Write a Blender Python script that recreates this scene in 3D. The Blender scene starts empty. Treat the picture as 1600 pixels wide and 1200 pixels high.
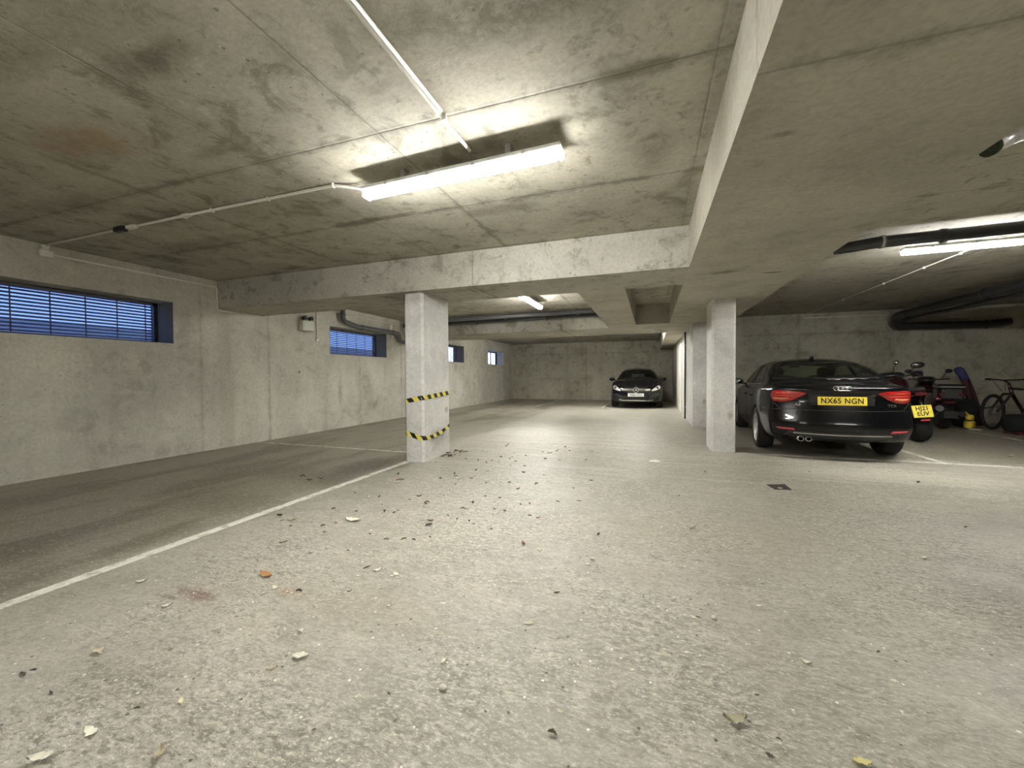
import bpy, math, random
from mathutils import Vector, Matrix
from mathutils.bvhtree import BVHTree
from mathutils.geometry import delaunay_2d_cdt
R = random.Random(7)
PI = math.pi
scn = bpy.context.scene
C = scn.collection

# ---------------------------------------------------------------- camera
cam_d = bpy.data.cameras.new('camera'); cam = bpy.data.objects.new('camera', cam_d); C.objects.link(cam)
yaw, pitch, roll = 0.3356, -0.0204, -0.0061
A_ = Vector((math.cos(yaw), math.sin(yaw), 0)); B_ = Vector((-math.sin(yaw), math.cos(yaw), 0)); Z_ = Vector((0, 0, 1))
F_ = B_*math.cos(pitch) + Z_*math.sin(pitch); W_ = -B_*math.sin(pitch) + Z_*math.cos(pitch)
Rt = A_*math.cos(roll) + W_*math.sin(roll); Up = -A_*math.sin(roll) + W_*math.cos(roll)
m = Matrix.Identity(4)
for i in range(3):
    m[i][0], m[i][1], m[i][2] = Rt[i], Up[i], -F_[i]
m[2][3] = 1.15
cam.matrix_world = m
cam_d.sensor_width = 36; cam_d.lens = 623.6/1600*36; cam_d.clip_start = .02; cam_d.clip_end = 200
scn.camera = cam

# ---------------------------------------------------------------- world, exposure
w = bpy.data.worlds.new('sky'); scn.world = w; w.use_nodes = True
bg = w.node_tree.nodes['Background']
bg.inputs[0].default_value = (.30, .48, 1.0, 1); bg.inputs[1].default_value = 1.1
vs = scn.view_settings
vs.view_transform = 'Standard'; vs.look = 'None'; vs.gamma = 1; vs.use_curve_mapping = False
vs.exposure = 1.76
LAMP = 60.0          # radiance of a lit batten diffuser
try:
    scn.cycles.max_bounces = 10; scn.cycles.diffuse_bounces = 6; scn.cycles.use_denoising = True
    scn.cycles.sample_clamp_indirect = 6
except Exception:
    pass

# ---------------------------------------------------------------- node helpers
class NT:
    def __init__(s, name):
        s.m = bpy.data.materials.new(name); s.m.use_nodes = True
        s.t = s.m.node_tree; s.n = s.t.nodes; s.b = s.n['Principled BSDF']
    def put(s, sock, v):
        if isinstance(v, bpy.types.NodeSocket): s.t.links.new(v, sock)
        elif isinstance(v, (tuple, list)): sock.default_value = tuple(v) + (1,) if len(v) == 3 and sock.type == 'RGBA' else tuple(v)
        else: sock.default_value = v
    def math(s, op, a, b=0.0, c=0.0, clamp=False):
        n = s.n.new('ShaderNodeMath'); n.operation = op; n.use_clamp = clamp
        for i, v in enumerate((a, b, c)): s.put(n.inputs[i], v)
        return n.outputs[0]
    def mix(s, f, a, b, mode='MIX'):
        n = s.n.new('ShaderNodeMix'); n.data_type = 'RGBA'; n.blend_type = mode
        s.put(n.inputs[0], f); s.put(n.inputs[6], a); s.put(n.inputs[7], b)
        return n.outputs[2]
    def pos(s):
        if not hasattr(s, '_p'):
            s._p = s.n.new('ShaderNodeTexCoord').outputs['Object']
            x = s.n.new('ShaderNodeSeparateXYZ'); s.t.links.new(s._p, x.inputs[0]); s.x, s.y, s.z = x.outputs
        return s._p
    def scaled(s, v):
        n = s.n.new('ShaderNodeMapping'); s.t.links.new(s.pos(), n.inputs[0]); n.inputs['Scale'].default_value = v
        return n.outputs[0]
    def noise(s, scale, detail=4, rough=.55, vec=None, dist=0.0):
        n = s.n.new('ShaderNodeTexNoise'); s.t.links.new(vec or s.pos(), n.inputs['Vector'])
        n.inputs['Scale'].default_value = scale; n.inputs['Detail'].default_value = detail
        n.inputs['Roughness'].default_value = rough; n.inputs['Distortion'].default_value = dist
        return n.outputs[0]
    def voro(s, scale, vec=None, feature='F1'):
        n = s.n.new('ShaderNodeTexVoronoi'); s.t.links.new(vec or s.pos(), n.inputs['Vector']); n.feature = feature
        n.inputs['Scale'].default_value = scale
        return n.outputs[0]
    def step(s, v, a, b, lo=0.0, hi=1.0):
        n = s.n.new('ShaderNodeMapRange'); n.interpolation_type = 'SMOOTHSTEP'
        s.put(n.inputs[0], v)
        for i, q in enumerate((a, b, lo, hi)): n.inputs[i+1].default_value = q
        return n.outputs[0]
    def seam(s, coord, at, width, wob):
        d = s.math('ABSOLUTE', s.math('ADD', s.math('SUBTRACT', coord, at), wob))
        return s.step(d, 0, width, 1, 0)
    def blob(s, ca, cb, a, b, ra, rb, wob, soft=.5):
        da = s.math('DIVIDE', s.math('SUBTRACT', ca, a), ra); db = s.math('DIVIDE', s.math('SUBTRACT', cb, b), rb)
        d = s.math('SQRT', s.math('ADD', s.math('MULTIPLY', da, da), s.math('MULTIPLY', db, db)))
        return s.step(s.math('ADD', d, wob), 1-soft, 1+soft*.3, 1, 0)
    def bump(s, h, strength, dist=.01):
        n = s.n.new('ShaderNodeBump'); n.inputs['Strength'].default_value = strength; n.inputs['Distance'].default_value = dist
        s.t.links.new(h, n.inputs['Height']); s.t.links.new(n.outputs[0], s.b.inputs['Normal'])

def mat(name, col, rough=.5, metal=0.0, vary=.12, scale=20, coat=0.0, spec=None, emit=None, es=0, bump=0):
    t = NT(name)
    nz = t.noise(scale, 3)
    d = tuple(c*(1-vary) for c in col); l = tuple(min(1, c*(1+vary)) for c in col)
    t.put(t.b.inputs['Base Color'], t.mix(nz, d, l))
    t.b.inputs['Roughness'].default_value = rough; t.b.inputs['Metallic'].default_value = metal
    if coat: t.b.inputs['Coat Weight'].default_value = coat; t.b.inputs['Coat Roughness'].default_value = .05
    if spec is not None: t.b.inputs['Specular IOR Level'].default_value = spec
    if emit: t.b.inputs['Emission Color'].default_value = emit + (1,); t.b.inputs['Emission Strength'].default_value = es
    if bump: t.bump(nz, bump)
    return t.m

def glass_mat(name, tint, refl_rough=.03, base=.06):
    m = bpy.data.materials.new(name); m.use_nodes = True; t = m.node_tree; t.nodes.clear()
    out = t.nodes.new('ShaderNodeOutputMaterial'); mx = t.nodes.new('ShaderNodeMixShader')
    tr = t.nodes.new('ShaderNodeBsdfTransparent'); gl = t.nodes.new('ShaderNodeBsdfGlossy')
    lw0 = t.nodes.new('ShaderNodeLayerWeight'); pw = t.nodes.new('ShaderNodeMath'); pw.operation = 'POWER'; pw.inputs[1].default_value = 4.0
    lw = t.nodes.new('ShaderNodeMath'); lw.operation = 'MULTIPLY_ADD'; lw.inputs[1].default_value = .6; lw.inputs[2].default_value = base*.6
    t.links.new(lw0.outputs['Facing'], pw.inputs[0]); t.links.new(pw.outputs[0], lw.inputs[0])
    tr.inputs[0].default_value = tint + (1,); gl.inputs['Roughness'].default_value = refl_rough
    t.links.new(lw.outputs[0], mx.inputs[0]); t.links.new(tr.outputs[0], mx.inputs[1]); t.links.new(gl.outputs[0], mx.inputs[2])
    t.links.new(mx.outputs[0], out.inputs[0])
    return m

def concrete(name, base, k=1.0, seams=(), blobs=(), pits=0.3, bump=.25, streak=0.0, grime=.5, wide=.02, pale=.35):
    """cast concrete: cloudy tone, dark irregular stains, formwork seams [(axis, at, dark)], blobs [(axisA, axisB, a, b, ra, rb, colour, amount)]"""
    t = NT(name); t.pos(); ax = {'x': t.x, 'y': t.y, 'z': t.z}
    base = tuple(c*k for c in base)
    n1 = t.noise(.7, 6, .6); n2 = t.noise(2.6, 8, .66, dist=.6); n3 = t.noise(30, 4, .6); n4 = t.noise(9, 6, .7); n5 = t.noise(6.5, 8, .72, dist=.3)
    dark = tuple(c*f for c, f in zip(base, (.46, .46, .43))); light = tuple(min(1, c*f) for c, f in zip(base, (1.32, 1.31, 1.28)))
    col = t.mix(t.step(n1, .3, .7), tuple(c*.80 for c in base), tuple(c*1.14 for c in base))
    col = t.mix(t.math('MULTIPLY', t.step(n2, .5, .75), pale), col, light)
    col = t.mix(t.math('MULTIPLY', t.step(n5, .54, .70), pale*.8), col, light)
    col = t.mix(t.math('MULTIPLY', t.step(n5, .47, .33), grime*.75), col, dark)
    st = t.math('MULTIPLY', t.step(n2, .48, .36), t.step(n1, .62, .40))
    col = t.mix(t.math('MULTIPLY', st, grime), col, dark)
    col = t.mix(t.step(n3, .35, .75, .0, .28), col, dark)
    if streak:
        sv = t.noise(1.0, 5, .6, vec=t.scaled((2.2, 2.2, .18)))
        col = t.mix(t.math('MULTIPLY', t.step(sv, .52, .72), streak), col, dark)
        col = t.mix(t.math('MULTIPLY', t.step(sv, .45, .3), streak*.6), col, light)
    h = t.math('ADD', t.math('MULTIPLY', n4, .6), t.math('MULTIPLY', n3, .25))
    wob = t.math('MULTIPLY', t.math('SUBTRACT', n4, .5), .05)
    for a, at, amt in seams:
        s1 = t.seam(ax[a], at, .012, t.math('MULTIPLY', wob, .25))
        s2 = t.math('MULTIPLY', t.seam(ax[a], at, wide*3.2, t.math('MULTIPLY', wob, 3.0)), t.step(n2, .62, .40))
        col = t.mix(t.math('MULTIPLY', s2, amt), col, tuple(c*.42 for c in base))
        col = t.mix(t.math('MULTIPLY', s1, amt*.8), col, tuple(c*.42 for c in base))
        h = t.math('SUBTRACT', h, t.math('MULTIPLY', s1, .8))
    wb = t.math('MULTIPLY', t.math('SUBTRACT', t.noise(5, 6, .65), .5), 1.6)
    for a, b, ca, cb, ra, rb, c2, amt in blobs:
        bl = t.math('MULTIPLY', t.blob(ax[a], ax[b], ca, cb, ra, rb, wb, .8), t.step(n5, .36, .56, .25, 1.0))
        col = t.mix(t.math('MULTIPLY', bl, amt), col, c2)
    if pits:
        v = t.math('ADD', t.voro(11), t.math('MULTIPLY', t.math('SUBTRACT', n3, .5), .25)); pt = t.math('MULTIPLY', t.step(v, .15, .06), t.step(t.noise(1.9, 3), .47, .60))
        col = t.mix(t.math('MULTIPLY', pt, pits), col, tuple(c*.35 for c in base))
        h = t.math('SUBTRACT', h, t.math('MULTIPLY', pt, .8))
    t.put(t.b.inputs['Base Color'], col); t.b.inputs['Roughness'].default_value = .85
    t.b.inputs['Specular IOR Level'].default_value = .3
    t.bump(h, bump, .02)
    return t.m

# ---------------------------------------------------------------- mesh builder
class MB:
    def __init__(s): s.v = []; s.f = []; s.sm = []
    def add(s, vs, fs, smooth=False):
        o = len(s.v); s.v += [tuple(p) for p in vs]
        for f in fs: s.f.append([i+o for i in f]); s.sm.append(smooth)
        return s
    def box(s, a, b, bev=0.0):
        x0, y0, z0 = (min(p, q) for p, q in zip(a, b)); x1, y1, z1 = (max(p, q) for p, q in zip(a, b))
        if bev <= 0:
            v = [(x, y, z) for z in (z0, z1) for y in (y0, y1) for x in (x0, x1)]
            return s.add(v, [(0, 2, 3, 1), (4, 5, 7, 6), (0, 1, 5, 4), (2, 6, 7, 3), (0, 4, 6, 2), (1, 3, 7, 5)])
        bev = min(bev, (x1-x0)/2.01, (y1-y0)/2.01, (z1-z0)/2.01)
        P = lambda ix, iy, iz, k: tuple((lo if i == 0 else hi) + ((bev if i == 0 else -bev) if j != k else 0) for j, (i, lo, hi) in enumerate(((ix, x0, x1), (iy, y0, y1), (iz, z0, z1))))
        v = []; idx = {}
        for ix in (0, 1):
            for iy in (0, 1):
                for iz in (0, 1):
                    for k in range(3): idx[ix, iy, iz, k] = len(v); v.append(P(ix, iy, iz, k))
        f = []
        for k in range(3):
            a1, a2 = [q for q in range(3) if q != k]
            for sd in (0, 1):
                c = []
                for u, w2 in ((0, 0), (1, 0), (1, 1), (0, 1)):
                    q = [0, 0, 0]; q[k] = sd; q[a1] = u; q[a2] = w2; c.append(idx[q[0], q[1], q[2], k])
                f.append(c)
            for s1 in (0, 1):
                for s2 in (0, 1):
                    q0 = [0, 0, 0]; q0[a1] = s1; q0[a2] = s2; q1 = list(q0); q1[k] = 1
                    f.append([idx[*q0, a1], idx[*q1, a1], idx[*q1, a2], idx[*q0, a2]])
        for ix in (0, 1):
            for iy in (0, 1):
                for iz in (0, 1): f.append([idx[ix, iy, iz, k] for k in range(3)])
        s.add(v, f); s.fix = True
        return s
    def tube(s, pts, r, n=10, caps=True, smooth=True):
        pts = [Vector(p) for p in pts]; rs = r if isinstance(r, (list, tuple)) else [r]*len(pts)
        d0 = (pts[1]-pts[0]).normalized(); up = Vector((0, 0, 1)) if abs(d0.z) < .9 else Vector((1, 0, 0))
        u = d0.cross(up).normalized(); vs = []; fs = []
        for i, p in enumerate(pts):
            if i == 0: d = d0; sc = 1
            elif i == len(pts)-1: d = (pts[-1]-pts[-2]).normalized(); sc = 1
            else:
                a = (p-pts[i-1]).normalized(); b = (pts[i+1]-p).normalized(); d = (a+b).normalized() if (a+b).length > 1e-6 else a
                sc = 1
            u = (u - d*u.dot(d)).normalized(); w2 = d.cross(u)
            for k in range(n):
                t = 2*PI*k/n; vs.append(p + (u*math.cos(t) + w2*math.sin(t))*rs[i]*sc)
        for i in range(len(pts)-1):
            for k in range(n): fs.append((i*n+k, i*n+(k+1) % n, (i+1)*n+(k+1) % n, (i+1)*n+k))
        s.add(vs, fs, smooth)
        if caps:
            o = len(s.v)-len(vs)
            s.f.append([o+k for k in range(n)][::-1]); s.sm.append(False)
            s.f.append([o+(len(pts)-1)*n+k for k in range(n)]); s.sm.append(False)
        return s
    def lathe(s, prof, n=24, org=(0, 0, 0), axis='z', smooth=True):
        """prof: (radius, along) pairs"""
        vs = []; fs = []
        for r, a in prof:
            for k in range(n):
                t = 2*PI*k/n; c, q = r*math.cos(t), r*math.sin(t)
                p = {'z': (c, q, a), 'x': (a, c, q), 'y': (c, a, q)}[axis]
                vs.append(tuple(p[i]+org[i] for i in range(3)))
        for i in range(len(prof)-1):
            for k in range(n): fs.append((i*n+k, i*n+(k+1) % n, (i+1)*n+(k+1) % n, (i+1)*n+k))
        return s.add(vs, fs, smooth)
    def ball(s, c, r, n=12, m_=8):
        r = r if isinstance(r, (tuple, list)) else (r, r, r)
        vs = [(c[0], c[1], c[2]-r[2])]; fs = []
        for j in range(1, m_):
            a = -PI/2 + PI*j/m_
            for k in range(n):
                t = 2*PI*k/n; vs.append((c[0]+r[0]*math.cos(a)*math.cos(t), c[1]+r[1]*math.cos(a)*math.sin(t), c[2]+r[2]*math.sin(a)))
        vs.append((c[0], c[1], c[2]+r[2])); L = len(vs)-1
        for k in range(n):
            fs.append((0, 1+(k+1) % n, 1+k)); fs.append((L, 1+(m_-2)*n+k, 1+(m_-2)*n+(k+1) % n))
        for j in range(m_-2):
            for k in range(n): fs.append((1+j*n+k, 1+j*n+(k+1) % n, 1+(j+1)*n+(k+1) % n, 1+(j+1)*n+k))
        return s.add(vs, fs, True)
    def prism(s, poly, a, b, axis='z'):
        """polygon (2D) extruded from a to b along axis; coordinates keep cyclic order (x: y,z; y: x,z; z: x,y)"""
        def P(u, v, q): return {'z': (u, v, q), 'y': (u, q, v), 'x': (q, u, v)}[axis]
        n = len(poly); vs = [P(u, v, a) for u, v in poly] + [P(u, v, b) for u, v in poly]
        fs = [list(range(n))[::-1], list(range(n, 2*n))] + [(i, (i+1) % n, n+(i+1) % n, n+i) for i in range(n)]
        s.add(vs, fs); s.fix = True
        return s
    def xf(s, M):
        s.v = [tuple(M @ Vector(p)) for p in s.v]; return s
    def mesh(s, name, m):
        me = bpy.data.meshes.new(name); me.from_pydata(s.v, [], s.f); me.validate()
        if len(me.polygons) == len(s.sm): me.polygons.foreach_set('use_smooth', s.sm)
        import bmesh
        b = bmesh.new(); b.from_mesh(me); bmesh.ops.recalc_face_normals(b, faces=b.faces); b.to_mesh(me); b.free()
        if m: me.materials.append(m)
        return me
    def obj(s, name, m, parent=None, label=None, cat=None, group=None, kind=None, loc=None):
        o = bpy.data.objects.new(name, s.mesh(name, m)); C.objects.link(o)
        if parent: o.parent = parent
        if loc: o.location = loc
        return tag(o, label, cat, group, kind)

def tag(o, label=None, cat=None, group=None, kind=None):
    for k, v in (('label', label), ('category', cat), ('group', group), ('kind', kind)):
        if v: o[k] = v
    return o
def empty(name, loc, rz=0, label=None, cat=None, group=None, kind=None):
    o = bpy.data.objects.new(name, None); C.objects.link(o); o.location = loc; o.rotation_euler = (0, 0, rz); o.empty_display_size = .1
    return tag(o, label, cat, group, kind)
def struct(name, mb, m, label=None, parent=None):
    return mb.obj(name, m, parent, label=label, kind='structure')
def copy_tree(o, parent=None):
    c = o.copy(); C.objects.link(c)
    if parent: c.parent = parent
    for ch in list(o.children): copy_tree(ch, c)
    return c
def arc(c, r, a0, a1, e1, e2, n=6):
    c = Vector(c); e1 = Vector(e1); e2 = Vector(e2)
    return [c + (e1*math.cos(a0+(a1-a0)*i/n) + e2*math.sin(a0+(a1-a0)*i/n))*r for i in range(n+1)]
def bent(pts, r, n=5):
    """polyline with its corners rounded to radius about r"""
    P = [Vector(p) for p in pts]; out = [P[0]]
    for i in range(1, len(P)-1):
        a = P[i-1]-P[i]; b = P[i+1]-P[i]; k = min(r, a.length*.49, b.length*.49); a.normalize(); b.normalize()
        p0 = P[i]+a*k; p1 = P[i]+b*k
        for j in range(n+1):
            t = j/n; out.append(p0*(1-t)**2 + P[i]*2*t*(1-t) + p1*t*t)
    out.append(P[-1]); return out
def text_mb(s, size, M, depth=.002, stretch=1.0, bold=0.0, space=1.0):
    cu = bpy.data.curves.new('t', 'FONT'); cu.body = s; cu.size = size; cu.align_x = 'CENTER'; cu.align_y = 'CENTER'
    cu.extrude = depth/2; cu.offset = bold; cu.space_character = space; cu.resolution_u = 3
    o = bpy.data.objects.new('t', cu); C.objects.link(o)
    dg = bpy.context.evaluated_depsgraph_get(); me = bpy.data.meshes.new_from_object(o.evaluated_get(dg))
    b = MB(); S = Matrix.Diagonal((stretch, 1, 1, 1))
    b.add([M @ (S @ v.co) for v in me.vertices], [list(p.vertices) for p in me.polygons])
    bpy.data.objects.remove(o); bpy.data.curves.remove(cu); bpy.data.meshes.remove(me)
    return b
# ---------------------------------------------------------------- sky glow towards the low sun
t = w.node_tree
tc = t.nodes.new('ShaderNodeTexCoord'); dot = t.nodes.new('ShaderNodeVectorMath'); dot.operation = 'DOT_PRODUCT'
nrm = t.nodes.new('ShaderNodeVectorMath'); nrm.operation = 'NORMALIZE'
t.links.new(tc.outputs['Generated'], nrm.inputs[0]); t.links.new(nrm.outputs[0], dot.inputs[0]); dot.inputs[1].default_value = (-.34, .93, .12)
mr = t.nodes.new('ShaderNodeMapRange'); mr.interpolation_type = 'SMOOTHSTEP'; t.links.new(dot.outputs['Value'], mr.inputs[0])
mr.inputs[1].default_value = .945; mr.inputs[2].default_value = 1.0
mxs = t.nodes.new('ShaderNodeMix'); mxs.data_type = 'RGBA'; t.links.new(mr.outputs[0], mxs.inputs[0])
mxs.inputs[6].default_value = (.115, .185, .42, 1); mxs.inputs[7].default_value = (1.2, 1.3, 1.6, 1)
t.links.new(mxs.outputs[2], bg.inputs[0])

# ---------------------------------------------------------------- materials of the building
D, CE = 2.27, 2.70
CB = (.46, .437, .362)
m_ceil = concrete('ceiling_concrete', CB, .92, seams=[('y', 2.15, .8), ('y', 3.33, .8), ('x', -1.645, .7), ('x', -2.63, .35), ('x', -3.98, .5), ('x', .3, .4), ('y', 4.5, .6), ('y', -1.4, .3)],
    blobs=[('x', 'y', -3.5, 1.6, .55, .22, (.30, .19, .08), .55), ('x', 'y', -2.3, 1.3, .30, .10, (.11, .10, .075), .8), ('x', 'y', -.45, 1.62, .55, .22, (.12, .115, .085), .75), ('x', 'y', -1.0, 1.55, .35, .12, (.15, .14, .1), .6),
           ('x', 'y', -.05, 2.16, .28, .07, (.13, .12, .07), .75), ('x', 'y', -2.75, 1.95, .30, .07, (.15, .13, .09), .6), ('x', 'y', -2.6, 3.3, .5, .06, (.13, .11, .075), .8), ('x', 'y', -1.4, 3.5, .45, .12, (.15, .13, .09), .6),
           ('x', 'y', .0, 3.0, .15, .3, (.17, .15, .11), .5), ('x', 'y', -3.0, 1.05, .5, .12, (.17, .15, .12), .5), ('x', 'y', -5.0, 2.1, 1.0, .18, (.16, .14, .09), .5), ('x', 'y', -4.9, 3.2, .9, .14, (.15, .13, .09), .5)], pits=.6, grime=.95, pale=.5)
m_beam = concrete('beam_concrete', CB, 1.0, seams=[('y', 1.735, .6)], blobs=[('x', 'y', .74, 4.92, .20, .10, (.10, .09, .065), .7), ('x', 'y', 1.26, 5.12, .13, .04, (.08, .07, .05), .8), ('x', 'y', .57, 2.2, .07, .03, (.12, .1, .07), .6)], pits=.1, grime=.35, bump=.15)
m_cross = concrete('cross_beam_concrete', (.465, .45, .39), .92, seams=[('x', -2.095, .8)], pits=1.0, grime=.9, blobs=[('x', 'z', .2, 2.55, .12, .08, (.14, .13, .09), .6)])
m_wall = concrete('wall_concrete', (.56, .55, .475), 1.0, seams=[('y', 5.44, .45), ('y', 4.27, .3), ('y', 7.84, .3), ('y', 9.53, .5), ('y', 2.0, .2), ('y', 12.0, .4), ('y', 14.4, .4)], streak=.30, pits=.35, grime=.45,
    blobs=[('y', 'z', 8.05, .95, .35, .45, (.20, .18, .13), .5), ('y', 'z', 7.2, .85, .08, .4, (.22, .2, .15), .5), ('y', 'z', 6.1, 1.25, .03, .03, (.1, .08, .06), .8), ('y', 'z', 8.3, .45, .3, .15, (.21, .19, .14), .5)])
m_far = concrete('far_wall_concrete', (.44, .42, .34), 1.0, seams=[('x', -2.89, .6), ('x', -1.66, .5), ('z', 2.18, .4), ('x', 3.6, .3), ('x', 6.1, .3)], streak=.25, pits=.5, grime=.7,
    blobs=[('x', 'z', -3.2, 2.25, .45, .25, (.2, .18, .13), .5), ('x', 'z', -4.6, 2.2, .15, .1, (.17, .15, .11), .6), ('x', 'z', -2.9, .95, .35, .25, (.2, .18, .13), .5), ('x', 'z', -4.5, 1.0, .8, .12, (.2, .18, .13), .4)])
m_col = concrete('column_concrete', (.66, .66, .635), 1.0, pits=.25, grime=.28, bump=.18, blobs=[('y', 'z', 5.0, .28, .25, .14, (.26, .24, .19), .5), ('y', 'z', 5.25, .65, .05, .05, (.2, .18, .14), .6), ('x', 'z', -3.0, 2.2, .2, .1, (.22, .2, .15), .6), ('x', 'z', 1.1, .55, .05, .08, (.2, .18, .14), .6)])
m_white = concrete('whitewashed_concrete', (.78, .76, .68), 1.0, pits=0, grime=.15, bump=.08)
m_reveal = mat('window_reveal_paint', (.16, .155, .16), .8, scale=8)

def floor_material():
    t = NT('floor_concrete'); t.pos(); x, y = t.x, t.y
    n0 = t.noise(.35, 5, .55); n1 = t.noise(1.3, 7, .62, dist=.3); n2 = t.noise(14, 6, .65); n3 = t.noise(70, 3, .6)
    tam = t.noise(1.0, 5, .6, vec=t.scaled((.55, 11, 1)))
    base = (.44, .404, .312)
    col = t.mix(t.step(n0, .35, .65), (.325, .308, .258), (.41, .388, .325))
    col = t.mix(t.math('MULTIPLY', t.step(n1, .50, .68), .6), col, (.50, .47, .385))
    col = t.mix(t.math('MULTIPLY', t.step(n1, .47, .30), .6), col, (.215, .196, .15))
    col = t.mix(t.step(n2, .35, .72, .32, 0), col, (.25, .23, .175))
    n6 = t.noise(4.5, 7, .7, vec=t.scaled((.8, 1.35, 1)), dist=.5)
    col = t.mix(t.step(n6, .52, .66, 0, .5), col, (.50, .47, .385)); col = t.mix(t.step(n6, .47, .34, 0, .6), col, (.235, .215, .165))
    # tamped strokes across the drive
    tm = t.math('MULTIPLY', t.step(y, 3.6, 5.2), t.step(x, -3.0, -2.4))
    col = t.mix(t.math('MULTIPLY', t.math('MULTIPLY', t.step(tam, .5, .68), tm), .5), col, (.62, .58, .49))
    col = t.mix(t.math('MULTIPLY', t.math('MULTIPLY', t.step(tam, .48, .32), tm), .35), col, (.27, .245, .19))
    wob = t.math('MULTIPLY', t.math('SUBTRACT', n1, .5), .5)
    # oil-darkened parking bays
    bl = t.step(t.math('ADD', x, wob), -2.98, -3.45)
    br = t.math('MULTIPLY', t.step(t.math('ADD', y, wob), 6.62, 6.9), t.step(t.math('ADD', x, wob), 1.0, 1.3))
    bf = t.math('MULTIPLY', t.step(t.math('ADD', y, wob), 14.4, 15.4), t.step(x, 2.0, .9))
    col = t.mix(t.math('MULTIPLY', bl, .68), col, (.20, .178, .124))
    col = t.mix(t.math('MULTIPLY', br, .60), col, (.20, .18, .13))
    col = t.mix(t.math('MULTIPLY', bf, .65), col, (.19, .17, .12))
    damp = t.noise(1.0, 5, .55, vec=t.scaled((1.5, .42, 1)))
    col = t.mix(t.math('MULTIPLY', t.math('MULTIPLY', t.step(damp, .47, .60), bl), .9), col, (.115, .100, .066))
    wob2 = t.math('MULTIPLY', t.math('SUBTRACT', n2, .5), 1.4)
    for cx, cy, rx, ry, c, a in ((-2.28, 1.43, .17, .05, (.15, .075, .055), .85), (-2.40, 1.36, .10, .02, (.13, .09, .06), .7), (-1.83, 1.60, .09, .035, (.36, .22, .09), .7), (.28, 1.03, .12, .05, (.30, .22, .18), .5),
                                 (-2.3, .55, .9, .35, (.50, .475, .44), .55), (-3.6, 2.6, .9, .35, (.13, .115, .08), .6), (-4.4, 3.6, 1.6, .3, (.13, .115, .08), .6),  # first patch paints the lamp's pale fringe into the floor colour
                                 (1.9, 1.6, .6, .16, (.27, .25, .20), .5), (2.6, 5.6, 1.4, .35, (.56, .53, .42), .6), (-1.3, 1.6, .7, .2, (.33, .3, .235), .5), (.55, 3.2, 1.3, .5, (.36, .335, .25), .5),
                                 (2.5, 6.9, 1.0, .3, (.12, .11, .08), .6)):
        col = t.mix(t.math('MULTIPLY', t.blob(x, y, cx, cy, rx, ry, wob2, .7), a), col, c)
    # exposed aggregate: pale and dark chips, densest where the surface has worn off
    worn = t.math('MULTIPLY', t.step(t.noise(.9, 5, .65), .40, .60), t.step(x, -3.0, -2.2))
    g1 = t.noise(26, 6, .75, vec=t.scaled((.75, 1.5, 1)), dist=.8); g2 = t.noise(62, 4, .7, vec=t.scaled((.8, 1.4, 1)))
    amt = t.math('ADD', .38, t.math('MULTIPLY', worn, .62))
    col = t.mix(t.math('MULTIPLY', t.step(g1, .51, .61), t.math('MULTIPLY', amt, .7)), col, (.58, .555, .465))
    col = t.mix(t.math('MULTIPLY', t.step(g1, .48, .39), t.math('MULTIPLY', amt, .8)), col, (.17, .155, .12))
    col = t.mix(t.math('MULTIPLY', t.step(g2, .55, .63), t.math('MULTIPLY', amt, .8)), col, (.70, .67, .57))
    col = t.mix(t.math('MULTIPLY', t.step(g2, .44, .36), t.math('MULTIPLY', amt, .75)), col, (.13, .12, .09))
    v2 = t.n.new('ShaderNodeTexVoronoi'); t.t.links.new(t.pos(), v2.inputs['Vector']); v2.inputs['Scale'].default_value = 26
    sx = t.n.new('ShaderNodeSeparateColor'); t.t.links.new(v2.outputs['Color'], sx.inputs[0])
    sz = t.math('ADD', v2.outputs['Distance'], t.math('MULTIPLY', t.math('SUBTRACT', g2, .5), .35))
    col = t.mix(t.math('MULTIPLY', t.step(sz, .17, .10), t.step(sx.outputs[0], .86, .89)), col, (.80, .78, .68))
    col = t.mix(t.math('MULTIPLY', t.step(sz, .20, .12), t.step(sx.outputs[0], .10, .07)), col, (.10, .085, .06))
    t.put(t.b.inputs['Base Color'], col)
    rg = t.math('ADD', t.math('MULTIPLY', n1, .30), .24)
    t.put(t.b.inputs['Roughness'], rg); t.b.inputs['Specular IOR Level'].default_value = .5
    h = t.math('ADD', t.math('MULTIPLY', n2, .5), t.math('MULTIPLY', n3, .18))
    h = t.math('ADD', h, t.math('MULTIPLY', t.math('MULTIPLY', tam, tm), 1.1))
    h = t.math('ADD', h, t.math('MULTIPLY', t.math('MULTIPLY', g1, amt), .9))
    t.bump(h, .6, .012)
    return t.m
m_floor = floor_material()

# ---------------------------------------------------------------- shell
XL, YB, XR, YF = -6.605, 18.9, 9.6, -6.0
floor = struct('floor', MB().box((XL-.45, YF-.3, -.2), (XR+.3, YB+.3, 0)), m_floor, 'worn pale concrete floor of the car park')
struct('ceiling', MB().box((XL-.45, YF-.3, CE), (XR+.3, YB+.3, CE+.25)), m_ceil, 'stained board-marked concrete ceiling slab')
WIN = [(1.91, 3.90), (6.92, 8.885), (11.53, 13.505), (15.86, 17.76)]; WZ0, WZ1 = 1.652, 2.258
b = MB(); xo = XL-.45
b.box((xo, YF-.3, 0), (XL, YB+.3, WZ0)).box((xo, YF-.3, WZ1), (XL, YB+.3, CE))
ys = [YF-.3] + [q for p in WIN for q in p] + [YB+.3]
for i in range(0, len(ys), 2): b.box((xo, ys[i], WZ0), (XL, ys[i+1], WZ1))
struct('wall_left', b, m_wall, 'long concrete side wall with four high window slots')
struct('wall_far', MB().box((XL, YB, 0), (1.06, YB+.3, CE)), m_far, 'far concrete end wall behind the black hatchback')
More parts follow.
